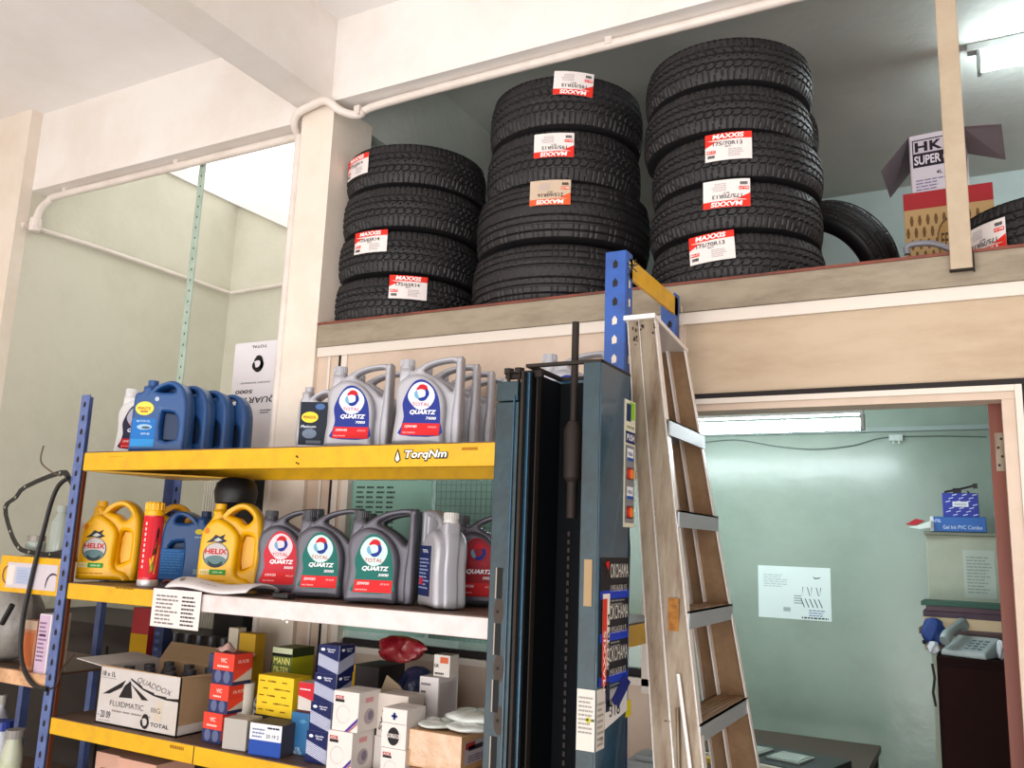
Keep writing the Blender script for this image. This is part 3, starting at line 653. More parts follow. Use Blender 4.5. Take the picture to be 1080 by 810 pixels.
mb = MB().tube([(p0.x-.03, 2.01, S2+.002+.012*math.sin(k*.5)) if False else (p0.x-.035+.03*math.cos(k*.5), 2.02+.01*k/6, S2+.016+.012*math.sin(k*.5)) for k in range(7)], .004, 8)
o = mb.build('rolled_leaflet', ink('#5a2a2c')); cat_(o, 'dark red rolled leaflet under the left end of the newspaper', 'leaflet')

# spray can
p = at(155.5, 600, 2.07)
t = empty('spray_can', (p.x, 2.075, S2), math.radians(30), 'tall red insecticide spray can with yellow cap on middle shelf', 'spray can')
m_red = mat('red_can_enamel', '#c9202c', .22, coat=.4)
MB().lathe([(.0, 0), (.034, 0), (.0345, .004), (.0345, .018), (.033, .022)], 28).build('base_ring', mat('tin_base', '#c9c4c4', .3, metal=.5), t, smooth=True)
MB().lathe([(.033, .02), (.033, .235), (.031, .243)], 28).build('can_body', m_red, t, smooth=True)
mb = MB().lathe([(.0325, .236), (.0325, .252), (.030, .256), (.030, .278), (.024, .284), (.0, .284)], 28)
for k in range(14): a_ = 2*PI*k/14; mb.box(.030*math.cos(a_)-.002, .030*math.cos(a_)+.002, .030*math.sin(a_)-.002, .030*math.sin(a_)+.002, .256, .281)
mb.build('cap', m_ypl, t)
d = Decal(); d.rect(-.03, .03, .045, .232, '#d02030', 0, 14); d.rect(.012, .03, .045, .23, '#d6394a', 1, 8)
d.poly([(.01, .09), (.03, .15), (.022, .1), (.04, .14), (.035, .09), (.03, .04), (.018, .05)], '#e6c53a', 2).poly([(.018, .10), (.028, .2), (.034, .19), (.03, .11)], '#2b2422', 3).poly([(.012, .045), (.02, .085), (.03, .05)], '#5d9a3a', 3)
for k in range(9): d.rect(-.014, .06+.018*k, -.008, .07+.018*k, '#f0c9c4', 2)
d.build('printed_sleeve', t, on_cyl(.0332), step=.0004)
d = Decal()
# black lump under jug and dark clip
p = at(290, 612, 2.0); o = MB().box(-.03, .03, -.018, .018, 0, .016).box(-.03, -.01, -.012, .014, .016, .026).build('black_clip', m_black, bevel=.003); o.location = (at(299, 618, 2.03).x, 2.035, S2); cat_(o, 'small black plastic clip lying before the grey jugs', 'clip')
# black rubber boot hanging under the top shelf
p = at(243, 515, 2.30)
o = MB().lathe([(0, 0), (.045, .004), (.072, .03), (.078, .07), (.070, .10), (.05, .118), (.03, .122), (0, .122)], 28).build('rubber_boot', m_black, smooth=True); o.location = (p.x, 2.33, S1-.19); cat_(o, 'rounded black rubber part hanging under the top shelf behind the yellow jug', 'rubber part')
# ------------------------------------------------------------------ bottom shelf
yb = 1.0
# hollow oil carton with open flaps
xa, xb = at(101, 752, 2.03).x, at(186, 770, 2.03).x; wd = xb-xa; hh = .178; dp = .24
t = empty('open_carton', ((xa+xb)/2, 2.03+dp/2, S3), 0, 'open white FLUIDMATIC oil carton with flaps out on the bottom shelf', 'carton')
m_cw = mat('white_card', '#c2bbb8', .7, dirt='#b8ad9f', dirt_amt=.6, scale=8); m_cb = mat('brown_card', '#a98a68', .75, dirt='#8d6e4e', dirt_amt=.5, scale=8)
MB().box(-wd/2, wd/2, -dp/2, -dp/2+.004, 0, hh, 0).box(-wd/2, wd/2, dp/2-.004, dp/2, 0, hh, 1).box(-wd/2, -wd/2+.004, -dp/2, dp/2, 0, hh, 0).box(-wd/2, wd/2, -dp/2, dp/2, 0, .004, 1).box(wd/2-.004, wd/2, -dp/2, dp/2, 0, .032, 0).box(wd/2-.004, wd/2, -dp/2, dp/2, .032, hh, 1).build('carton_body', [m_cw, m_cb], t)
MB().slab([(-wd/2, -dp/2, hh), (-wd/2, dp/2, hh), (-wd/2-.13, dp/2+.0, hh+.012), (-wd/2-.13, -dp/2, hh+.012)], (0, 0, .003)).build('flap', [m_cw], t)
MB().slab([(-wd/2, dp/2, hh), (wd/2, dp/2, hh), (wd/2+.01, dp/2+.07, hh+.045), (-wd/2-.03, dp/2+.07, hh+.05)], (0, 0, .003)).build('flap', [m_cb], t)
MB().slab([(-wd/2, -dp/2, hh), (wd/2-.004, -dp/2, hh), (wd/2-.004, -dp/2-.0, hh+.0), (-wd/2, -dp/2+.004, hh+.003)], (0, 0, .002)).build('flap_fold', [m_cb], t)
MB().slab([(wd/2, -dp/2, hh), (wd/2, dp/2, hh), (wd/2+.035, dp/2, hh-.002), (wd/2+.03, dp/2-.06, hh-.004)], (0, 0, .003)).build('flap', [m_cb], t)
d = Decal(); g = '#2a2326'; W = wd; 
d.text('18 x 1L', -W*.38, hh-.020, .016, g, W*.17, 1, .6).rect(-W*.48, hh-.034, -W*.28, hh-.033, g)
d.poly([(-W*.44, hh*.52), (-W*.16, hh*.82), (-W*.20, hh*.68), (-W*.35, hh*.54)], g).poly([(-W*.23, hh*.50), (-W*.17, hh*.72), (-W*.10, hh*.82), (-W*.06, hh*.52)], g).poly([(-W*.14, hh*.84), (.06*W, hh*.52), (.14*W, hh*.53), (-W*.08, hh*.76)], g)
q = [(-.10, .84), (.05, .70), (.2, .62), (.35, .585), (.49, .585)]
for (u0, v0), (u1, v1) in zip(q, q[1:]): d.poly([(W*u0, hh*v0), (W*u1, hh*v1), (W*u1, hh*(v1+.055)), (W*u0, hh*(v0+.03))], g, 0)
d.text('QUADDOX', W*.19, hh*.78, .020, '#5a5458', W*.42, 1, -.6, it=.3, rot=-10); d.text('FLUIDMATIC', -W*.12, hh*.385, .017, '#4a4246', W*.42, 1, -.3); d.text('IIIG', W*.24, hh*.385, .015, '#4a4246', W*.11, 1, -.3)
d.lines(-W*.30, hh*.24, W*.18, hh*.29, 1, '#9a8f8c', 0, .6, 0, 4); d.text('- 20 09', -W*.39, hh*.17, .022, '#4a4448', W*.16, 1, .3); d.rect(-W*.46, hh*.06, -W*.3, hh*.065, g)
swirl(d, W*.12, hh*.16, .020, 1, g); d.text('TOTAL', W*.30, hh*.14, .012, g, W*.22, 1, .8)
d.poly([(W*.22, hh*.22), (W*.31, hh*.2), (W*.32, hh*.55), (W*.24, hh*.53)], '#cbbfae', 0)
d.build('printed_front', t, on_front(-dp/2))
for i in range(3):
    for k in range(3):
        bt = MB().lathe([(0, 0), (.034, 0), (.036, .01), (.036, .12), (.022, .15), (.018, .155), (.018, .176), (0, .176)], 16).build('oil_bottle', m_cap, smooth=True)
        bt.location = (t.location.x-.11+.1*i+.01*k, t.location.y-.074+.074*k, S3+.006); cat_(bt, 'small black oil bottle packed inside the open white carton, %s of the %s row' % (('left', 'middle', 'right')[i], ('front', 'middle', 'rear')[k]), 'oil bottle', 'black bottles in the open carton')

# red and navy filter boxes, three high
def fr(sd):
    def f(d, w, h):
        d.rect(-w/2, h*.45, w/2, h, '#e0503f').rect(-w/2, 0, w/2, h*.45, '#3a3f68', 0).ell(-w*.22, h*.25, w*.16, h*.2, '#6b7192', 1).ell(w*.2, h*.25, w*.16, h*.2, '#6b7192', 1)
        d.text('VIC', 0, h*.78, h*.14, '#f3dcd6', w*.3, 1, .6); d.lines(-w*.3, h*.55, w*.3, h*.65, 1, '#f0c8c0', 1, .6)
    return f
def fs2(d, w, h): d.rect(-w/2, h*.5, w/2, h, '#d94a3b').rect(-w/2, 0, w/2, h*.12, '#2f3560').poly([(-w/2, h*.12), (w/2, h*.12), (w/2, h*.5), (-w/2, h*.12)], '#c4bcb6', 1).poly([(-w/2, h*.12), (w/2, h*.5), (-w/2, h*.5)], '#e0503f', 1).text('OIL FILTER', 0, h*.75, h*.1, '#f3dcd6', w*.6, 1, .5)
GR = 'red and navy filter boxes'
zb = S3
hh3 = [.088, .084, .092]
for k in range(3):
    carton('filter_box', ['red and navy filter box, lowest of the stack right of the open carton', 'red and navy filter box, middle of the stack right of the open carton', 'red and navy filter box on top of the stack, wrapped in film'][k], 'filter box', [216, 220, 221][k], [236, 240, 243][k], [259, 261, 262][k], 745, 2.045, zb, zb+hh3[k], '#8f3a3c', GR, fr(0), fs2); zb += hh3[k]+.001
o = sheetmesh(lambda u, v: (at(241, 700, 2.09).x-.035+.06*u, 2.06+.05*v, zb+.006+.022*math.sin(PI*u)*math.sin(PI*v)+.004*math.sin(9*u+5*v)), 10, 8).build('crumpled_film', ink('#c9a8a0', .3), smooth=True); cat_(o, 'crumpled clear film knot on top of the red filter box stack', 'plastic film')
o.location.z = -.003
for k in range(2):
    carton('filter_box', ['navy and white filter box behind the red stack, lower one', 'navy and white filter box behind the red stack, upper one'][k], 'filter box', 216, 224, 236, 740, 2.17, S3+.12*k, S3+.118+.12*k, '#3a4162', 'filter boxes behind the red stack')
# white paper rolls
for k, (px, h_) in enumerate(((250, .172), (264, .125))):
    o = MB().lathe([(.016, 0), (.028, 0), (.028, h_), (.016, h_)], 26, closed=True).build('paper_roll', mat('paper_roll', '#c9c5bb', .7), smooth=True, angle=.5); o.location = (at(px, 755, 2.13)  .x+.026-.030*k, 2.13+.112*k, S3); cat_(o, ['taller pale paper roll beside the red filter stack', 'shorter pale paper roll behind the grey box'][k], 'paper roll')
carton('spark_plug_box', 'small grey box with red stripe at bottom shelf front', 'box', 235, 257, 263, 775, 2.02, S3, S3+.088, '#a9a39c', None, None, lambda d, w, h: d.rect(-w*.05, h*.2, w*.15, h*.85, '#b5442e').lines(-w*.4, h*.3, -w*.1, h*.8, 6, '#8c8680'), depth=.075, rz=math.radians(8))
def bwf(d, w, h): d.rect(-w/2, 0, w/2, h*.48, '#2c55a6').rect(-w/2, h*.48, w/2, h, '#dfe0e6').lines(-w*.42, h*.56, -w*.02, h*.9, 3, '#7d86a6').text('20 19 2', w*.22, h*.63, h*.12, '#2a2a38', w*.4, 1, .6).lines(w*.05, h*.86, w*.42, h*.93, 1, '#30304a', 1, .8, 0, 2)
carton('filter_box', 'white over blue small box lying in front on the bottom shelf', 'filter box', 263, 294, 299, 780, 2.02, S3, S3+.088, '#3d3a42', None, bwf, rz=math.radians(6), depth=.09)
# yellow box group
o = carton('black_box', 'low black box under the yellow parts box', 'box', 266, 305, 312, 770, 2.13, S3, S3+.085, '#2b2528', None, depth=.09)
def yf(d, w, h):
    for r in range(5):
        for c_ in range(3): d.rect(-w*.44+w*.31*c_+w*.1*(r % 2), h*(.12+.18*r), -w*.30+w*.31*c_+w*.1*(r % 2), h*(.15+.18*r), '#8a6a10')
        d.text('BOSCH', -w*.1+w*.25*(r % 2), h*(.22+.18*r)-h*.08, h*.045, '#7a5c10', w*.22, 1, .5)
carton('parts_box', 'yellow parts box with rows of small print on the bottom shelf', 'parts box', 270, 308, 315, 745, 2.125, S3+.0855, S3+.0855+.118, '#e3bd12', None, yf, depth=.08)
def mf(d, w, h): d.rect(-w/2, h*.93, w/2, h, '#cfd3b4').rect(-w/2, h*.90, w/2, h*.935, '#1d211a', 1).rect(-w/2, h*.68, w/2, h*.71, '#1d211a', 1).text('MANN', 0, h*.85, h*.08, '#e8e28c', w*.8, 1, 1).text('FILTER', 0, h*.755, h*.055, '#e8e28c', w*.75, 1, .8)
def ms(d, w, h): d.rect(-w/2, 0, w/2, h, '#b7b420').rect(-w/2, h*.9, w/2, h, '#3b4420', 1)
carton('filter_box', 'green and yellow filter box behind the yellow parts box', 'filter box', 285, 306, 320, 720, 2.235, S3+.0, S3+.272, '#5c6a2a', None, mf, ms, depth=.105)
o = carton('long_box', 'white slim box leaning between red stack and yellow box', 'box', 262, 274, 280, 720, 2.26, S3, S3+.17, '#c8c2bc', None, lambda d, w, h: d.lines(-w*.4, h*.3, w*.4, h*.9, 5, '#77737a'), depth=.03); o.rotation_euler = (0, math.radians(24), 0); o.location.z += .012
carton('blue_box', 'plain blue box on the shelf between black box and chevron stack', 'box', 306, 325, 336, 775, 2.09, S3, S3+.118, '#22608f', None, lambda d, w, h: d.poly([(-w*.05, h*.8), (w*.2, h*.86), (w*.4, h*.8), (w*.15, h*.74)], '#5f93b8').text('OIL', 0, h*.14, h*.08, '#c0d4e4', w*.3).text('FILTER', 0, h*.05, h*.07, '#c0d4e4', w*.45), depth=.06)
carton('filter_box', 'small red and white box standing on the plain blue box', 'filter box', 314, 331, 336, 740, 2.095, S3+.1185, S3+.1185+.085, '#c9bfb8', None, lambda d, w, h: d.poly([(-w/2, h*.55), (w/2, h*.4), (w/2, h), (-w/2, h)], '#cc3340').rect(-w/2, 0, w/2, h*.08, '#5a2a34', 1).lines(-w*.4, h*.75, w*.4, h*.85, 1, '#f0d8d8'), depth=.06)
# chevron boxes
def hv(d, w, h, left=True):
    d.rect(-w/2, 0, w/2, h, '#e2e2ea')
    a_, b_ = (.27, 0) if left else (0, .27)
    for k in range(9):
        z_ = h*(.0+.052*k); d.poly([(-w/2, z_+h*a_), (w/2, z_+h*b_), (w/2, z_+h*(b_+.026)), (-w/2, z_+h*(a_+.026))], '#5a6796', 1)
    d.poly([(-w/2, h*(.45+a_)), (w/2, h*(.45+b_)), (w/2, h), (-w/2, h)], '#16235c', 2)
    d.poly([(-w/2, 0), (w/2, 0), (-w/2, h*.27)] if left else [(-w/2, 0), (w/2, 0), (w/2, h*.27)], '#16235c', 2)
    d.ell(-w*.28, h*.84, w*.10, h*.05, '#e8eaf4', 3).text('Genuine', w*.12, h*.86, h*.06, '#e8eaf4', w*.4, 3, .5, it=.2).text('Parts', w*.12, h*.78, h*.06, '#e8eaf4', w*.28, 3, .5, it=.2)
bzs = [(326, 347, 352, .108), (328, 349, 358, .099), (330, 352, 366, .099), (332, 353, 369, .099)]
zb = S3; labs = ['navy and white chevron filter box, lowest of the four box stack', 'navy and white chevron filter box, second up in the stack', 'navy and white chevron filter box, third up in the stack', 'navy and white chevron filter box, top of the four box stack']
for k, (a_, b_, c_, h_) in enumerate(bzs):
    carton('filter_box', labs[k], 'filter box', a_, b_, c_, 745, 2.045, zb, zb+h_*.8, '#26346e', 'navy chevron filter boxes', lambda d, w, h: hv(d, w, h, True), lambda d, w, h: hv(d, w, h, False), depth=.075, rz=math.radians(3)); zb += h_*.8+.0005
# white boxes with purple stripe
def wf(d, w, h):
    d.rect(-w*.42, h*.80, -w*.10, h*.88, '#b03038').rect(-w*.42, h*.72, -w*.06, h*.79, '#2b2428'); d.text('ACK', -w*.26, h*.84, h*.05, '#f3e4e0', w*.26)
    n = 22
    d.arc(0-w*.08, h*.42, w*.25, w*.265, 0, 360, '#b9aeb0', 1, 24, sv=1.0)
    d.poly([(w*.0, h*.0), (w*.12, 0), (w/2, h*.28), (w/2, h*.38)], '#5b3f94', 1).poly([(w*.14, 0), (w*.19, 0), (w/2, h*.22), (w/2, h*.26)], '#b03038', 1)
def wsid(d, w, h): d.rect(-w*.2, h*.72, w*.15, h*.84, '#d9a0a4').ell(0, h*.36, w*.24, h*.2, '#b7adb2').ell(w*.05, h*.38, w*.12, h*.12, '#8d8492', 1)
GW = 'white boxes with purple stripe'
carton('filter_box', 'white box with purple corner stripe, lower one beside chevron stack', 'filter box', 345, 371, 392, 790, 2.0+.005, S3, S3+.107, '#d9d0ca', GW, wf, wsid, depth=.10)
carton('filter_box', 'white box with purple corner stripe, upper one beside chevron stack', 'filter box', 351, 378, 397, 750, 2.01, S3+.1075, S3+.1075+.105, '#d9d0ca', GW, wf, wsid, depth=.10)
carton('filter_box', 'white box with stripe standing below the round FILTER print box', 'filter box', 402, 428, 438, 790, 1.998, S3, S3+.088, '#d9d0ca', GW, wf, wsid, depth=.09)
def ff(d, w, h): d.rect(-w/2, h*.62, w/2, h*.63, '#5a4e50').ell(0, h*.3, w*.24, h*.23, '#2a2426', 0).rect(-w*.3, h*.26, w*.3, h*.36, '#d9d0ca', 1).text('FILTER', 0, h*.31, h*.08, '#2a2426', w*.46, 2, .8).rect(-w*.05, h*.72, w*.05, h*.9, '#3a4a90', 1).rect(-w*.12, h*.78, w*.12, h*.84, '#3a4a90', 1)
carton('filter_box', 'white box with round black FILTER print below the red bag', 'filter box', 403, 429, 441, 760, 2.0, S3+.0885, S3+.0885+.10, '#d9d0ca', 'white filter boxes at the right', ff, None, depth=.09)
carton('filter_box', 'white box with slanted black writing behind the FILTER print box', 'filter box', 398, 430, 437, 750, 2.10, S3+.088, S3+.088+.115, '#cfc4ba', 'white filter boxes at the right', lambda d, w, h: d.text('SY 5', -w*.3, h*.4, h*.12, '#2a2426', w*.6, 1, .6, rot=78), None, depth=.08)
carton('filter_box', 'plain white box at shelf level behind the striped white box', 'filter box', 394, 416, 424, 790, 2.10, S3, S3+.0875, '#cfc6be', 'white filter boxes at the right', None, None, depth=.10)
# tan wrapped carton, plastic bags
def tan(d, w, h): d.rect(w*.05, h*.1, w*.09, h*.9, '#c99a66')
m_tan = mat('film_wrapped_card', '#b98d62', .25, dirt='#cda57c', dirt_amt=.6, scale=16, coat=.6, bump=.5, bscale=22)
xo = at(437, 780, 2.03)
c0 = carton('brown_carton', 'brown carton with red edge under the film wrapped carton', 'carton', 433, 520, 545, 805, 2.0, S3, S3+.05, '#a97c55', None, lambda d, w, h: d.rect(-w/2, h*.8, w/2, h, '#9a3a2c').lines(-w*.4, h*.3, -w*.2, h*.7, 3, '#5a4636'), depth=.18)
c1_ = carton('wrapped_carton', 'tan carton wrapped in shiny film at the bottom shelf right end', 'carton', 431, 487, 520, 780, 2.01, S3+.0505, S3+.142, m_tan, None, None, lambda d, w, h: d.rect(-w*.4, h*.2, w*.45, h*.8, '#b4aeb6').rect(-w*.3, h*.55, w*.4, h*.68, '#2e2a40', 1).rect(-w*.38, h*.6, -w*.1, h*.78, '#a83a34', 1).lines(-w*.3, h*.25, w*.4, h*.45, 3, '#6c5a78'), depth=.17)
m_film = mat('clear_plastic_film', '#c9ccc6', .12, coat=.8, bump=.8, bscale=16)
for k, (px, py, Y, sx, sz) in enumerate(((458, 762, 2.05, .06, .020), (492, 760, 2.055, .075, .026), (497, 752, 2.09, .09, .036))):
    q = at(px, py, Y); mb = MB(); n, m2 = 20, 10; vs = []
    rnd = random.Random(k)
    sheetmesh(lambda u, v: (sx*math.sin(PI*v)*math.cos(2*PI*u)*(1+.08*math.sin(6*u*PI+k)), .07*math.sin(PI*v)*math.sin(2*PI*u), sz*(1-math.cos(PI*(1-v)))/1*.5*1.0*(1+.1*math.sin(10*u*PI))), n, m2, 0, mb)
    o = mb.build('plastic_bag', m_film, smooth=True, angle=3.0); o.location = (q.x, Y+.03, S3+.143+(.012 if k == 2 else 0)); cat_(o, ['flat clear plastic bag on the left of the wrapped carton', 'glossy clear plastic bag on the front of the wrapped carton', 'puffy clear plastic bag behind the glossy one on the wrapped carton'][k], 'plastic bag')
def tf(d, w, h): d.rect(-w*.42, h*.85, w*.1, h*.89, '#8d8488').arc(-w*.18, h*.42, .010, .0112, 0, 360, '#2a2528', 1, 14, sv=1.6).lines(-w*.4, h*.72, -w*.1, h*.8, 1, '#6a6266')
def ts(d, w, h):
    for k in range(26): d.rect(-w*.42+w*.032*k, h*.2, -w*.42+w*.032*k+w*.012, h*.9, '#a8a0a4')
carton('parts_box', 'white box with barcode like stripes behind the plastic bags', 'parts box', 441, 461, 496, 750, 2.20, S3+.085, S3+.245, '#cfc8c6', None, tf, ts, depth=.11)
carton('support_box', 'dark box beneath the white striped parts box', 'box', 441, 461, 496, 770, 2.205, S3, S3+.084, '#3a2c2c', None, depth=.10, seam=False)
carton('small_box', 'tiny white box with orange lid print on the striped parts box', 'box', 457, 474, 479, 710, 2.22, S3+.2455, S3+.307, '#d6cec6', None, lambda d, w, h: d.rect(-w*.1, h*.62, w*.4, h*.9, '#d2704a').text('GK', -w*.3, h*.5, h*.16, '#2a2426', w*.3).lines(-w*.4, h*.1, w*.4, h*.3, 1, '#5a5254'), depth=.05)
# bags of mixed parts
def blob(name, px, py, Y, sx, sy_, sz, z, m, label, catg, seed=0, rough=.18):
    rnd = random.Random(seed); ph = [rnd.uniform(0, 6) for _ in range(6)]; mb = MB(); q = at(px, py, Y)
    def fn(u, v):
        a = 2*PI*u; b = PI*v; k = 1+rough*(math.sin(3*a+ph[0])*math.sin(2*b+ph[1])+.6*math.sin(5*a+ph[2]+3*b)+.4*math.sin(9*a+ph[3])*math.sin(6*b))
        return (sx*math.sin(b)**.8*math.cos(a)*k if 0 < v < 1 else 0, sy_*math.sin(b)**.8*math.sin(a)*k if 0 < v < 1 else 0, sz*(1+math.cos(b)*(1 if v < .5 else .98)))
    sheetmesh(fn, 32, 18, 0, mb); o = mb.build(name, m, smooth=True, angle=1.2); o.location = (q.x, Y, z); return cat_(o, label, catg)
m_redbag = mat('red_plastic_bag', '#8f1526', .25, dirt='#b0685c', dirt_amt=.5, scale=18, bump=.6, bscale=30)
m_navybag = mat('navy_plastic_bag', '#1c2340', .25, dirt='#4a5278', dirt_amt=.7, scale=20, bump=.6, bscale=30)
o = carton('dark_parts_case', 'dark case with a yellow edge behind the chevron box stack', 'case', 372, 400, 420, 700, 2.25, S3, S3+.245, '#241c1e', None, lambda d, w, h: d.rect(-w/2, h*.7, -w*.38, h, '#c9a21a'), depth=.14)
blob('red_bag', 420, 700, 2.34, .075, .045, .042, S3+.250, m_redbag, 'crumpled red plastic bag on top of the dark bag pile', 'plastic bag', 1, .3)
blob('navy_bag', 441, 715, 2.33, .075, .06, .125, S3, m_navybag, 'dark navy plastic bag of parts behind white boxes', 'plastic bag', 2)
o = MB().slab([at(399, 735, 2.19), at(432, 738, 2.19), at(420, 722, 2.19), at(408, 712, 2.19)], (0, .004, 0)).build('paper_flap', mat('brown_paper', '#a08a70', .8)); cat_(o, 'torn beige card flap sticking up behind the white boxes', 'card')
# things at the back of the bottom shelf
def back(name, lab, ct, x0, x1, py, Y, z0, ytop, col, fr_=None, depth=.06): return carton(name, lab, ct, x0, x1, x1+4, py, Y, z0, zt((x0+x1)/2, ytop, Y), col, None, fr_, depth=depth)
back('paint_tin_box', 'red over yellow upright box at the rear left of bottom shelf', 'box', 139, 157, 660, 2.33, S3, 641, '#8f1f22', lambda d, w, h: d.rect(-w/2, 0, w/2, h*.72, '#b9921c'), .05)
back('tall_navy_box', 'tall narrow navy box at the rear of the bottom shelf', 'box', 163, 173, 660, 2.34, S3, 640, '#1d2748', lambda d, w, h: d.lines(-w*.3, h*.3, w*.3, h*.95, 8, '#5a6486'), .04)
back('yellow_tub', 'small yellow box at the rear below the newspaper', 'box', 252, 269, 680, 2.36, S3, 668, '#c99c12', None, .05)
back('cream_tub', 'small cream box at the rear beside the small yellow box', 'box', 240, 250, 680, 2.36, S3, 662, '#c4b8a4', None, .04)
for k in range(5):
    o = MB().lathe([(0, 0), (.028, 0), (.03, .01), (.03, .19), (.014, .225), (.014, .255), (0, .255)], 18).build('dark_bottle', m_cap, smooth=True); q = at(184+13*k, 680, 2.40); o.location = (q.x, 2.40, S3); cat_(o, 'tall black bottle in the dark row at the rear of bottom shelf, %s' % ('leftmost', 'second from left', 'middle one', 'second from right', 'rightmost')[k], 'bottle', 'black bottles at the shelf rear')
for k in range(2):
    o = MB().lathe([(0, 0), (.036, 0), (.037, .01), (.037, .20), (.03, .215), (.03, .24), (0, .24)], 20).build('dark_canister', m_cap, smooth=True); q = at(297+20*k, 700, 2.39); o.location = (q.x, 2.39, S3); cat_(o, ['black capped canister behind the green filter box, left one', 'black capped canister behind the green filter box, right one'][k], 'canister', 'black canisters at the shelf rear')
# pink cartons below the bottom shelf
MB().box(XA, XB, YF, YB, .60, .612).build('shelf_board', m_shelfb, rack); MB().box(XA, XB, YF-.001, YF+.02, .55, .608).build('front_beam', m_steel_y, rack)
def pk(d, w, h): d.text('GSP', -w*.2, h*.75, h*.1, '#2a2c48', w*.2, 1, .8, it=.3).rect(-w*.32, h*.66, -w*.08, h*.68, '#2a2c48')
carton('parts_carton', 'salmon pink parts carton under the bottom shelf, left one', 'carton', 101, 130, 150, 800, 2.12, .6135, zt(115, 795, 2.12), '#d0a28c', 'pink cartons below the bottom shelf', pk, depth=.16)
carton('parts_carton', 'salmon pink parts carton under the bottom shelf, right one', 'carton', 124, 165, 180, 805, 2.05, .6135, zt(145, 803, 2.05), '#cf9f8a', 'pink cartons below the bottom shelf', pk, depth=.16)

# ------------------------------------------------------------------ left side items
pg = [(62, 494), (24, 510), (14, 522), (3, 533), (10, 560), (20, 578), (32, 583), (55, 586), (74, 580), (78, 560), (78, 515), (72, 500)]
Yg = 2.06; inner = []
pts = [at(px, py, Yg) for px, py in pg]; cc = sum(pts, Vector())/len(pts); o_ = [(p.x-cc.x, p.z-cc.z) for p in pts]
mn = min(q[1] for q in o_)
ou = spl(o_, 3); inn = [(u*.90, v*.885) for u, v in ou]
mb = MB(); n = len(ou)
for i in range(n):
    j_ = (i+1) % n; a_, b_, c_, d_ = ou[i], ou[j_], inn[j_], inn[i]
    mb.add([(a_[0], 0, a_[1]), (b_[0], 0, b_[1]), (c_[0], 0, c_[1]), (d_[0], 0, d_[1]), (a_[0], .004, a_[1]), (b_[0], .004, b_[1]), (c_[0], .004, c_[1]), (d_[0], .004, d_[1])], [(0, 1, 2, 3), (4, 7, 6, 5), (0, 4, 5, 1), (3, 2, 6, 7)])
o = mb.build('gasket', m_black); o.location = (cc.x, Yg, 1.488-mn+.001); o.rotation_euler = (math.radians(-3), 0, 0); cat_(o, 'black octagonal pan gasket propped on the yellow side shelf', 'gasket')
d = Decal()
for i in range(0, n, 3): u = (ou[i][0]+inn[i][0])/2; v = (ou[i][1]+inn[i][1])/2; d.ell(u, v, .005, .005, '#a9aa9c', 0, 8)
d.build('bolt_hole', o, on_front(0))
pp = [(72, 504), (62, 512), (54, 530), (46, 560), (38, 590), (31, 620), (24, 655), (22, 690), (28, 712), (38, 724), (50, 727)]
q = [at(px, py, 1.985) for px, py in pp]; q2 = spl([tuple(a_) for a_ in q], 4, closed=False)
o = MB().tube(q2, .008, 8).build('rubber_seal', m_black, smooth=True); cat_(o, 'black rubber strip looping down from the post past the side shelf', 'rubber strip')
q = [at(px, py, 1.98) for px, py in ((52, 727), (60, 722), (66, 705), (78, 690))]
o = MB().tube(spl([tuple(a_) for a_ in q], 5, closed=False), .003, 6).build('wire', ink('#4a3c34')); cat_(o, 'thin dark wire hooked round the left post', 'wire')
q = [at(px, py, 2.02) for px, py in ((46, 470), (43, 486), (52, 496), (64, 502))]
o = MB().tube(spl([tuple(a_) for a_ in q], 5, closed=False), .003, 6).build('wire', ink('#6a5c54')); cat_(o, 'thin bent wire rising above the gasket', 'wire')
m_clear = mat('clear_bottle', '#a9b3aa', .15, alpha=.8)
def bottle(px, Y, z, r, h, m, lab, capm=None, lbl=None, ct='bottle', neck=.35):
    q = at(px, 600, Y); t = empty('bottle', (q.x, Y, z), math.radians(30), lab, ct)
    MB().lathe([(0, 0), (r*.95, 0), (r, .006), (r, h*.62), (r*.9, h*.72), (r*neck, h*.84), (r*neck, h*.9), (0, h*.9)], 22).build('bottle_body', m, t, smooth=True)
    MB().lathe([(0, h*.88), (r*neck*1.25, h*.88), (r*neck*1.25, h), (0, h)], 18).build('cap', capm or m, t)
    if lbl: d = Decal(); lbl(d, r, h); d.build('label_print', t, on_cyl(r+.0005))
    return t
bottle(59, 2.10, 1.487, .036, .19, m_clear, 'clear ribbed bottle with screw cap behind the gasket', mat('frosted_cap', '#9aa39e', .4), None, neck=.5)
bottle(74, 2.17, 1.487, .03, .18, m_wpl, 'white bottle squeezed between clear bottle and blue post', None)
t = empty('glass_jar', (at(37, 580, 2.12).x, 2.12, 1.487), 0, 'small glass jar standing inside the gasket outline', 'jar')
MB().lathe([(0, 0), (.034, 0), (.036, .006), (.036, .05), (.03, .056), (0, .056)], 20).build('jar_body', m_clear, t, smooth=True); MB().cyl(.032, .055, .075, (0, 0, 0)).build('lid', mat('dull_tin', '#8d877f', .5, metal=.4), t)
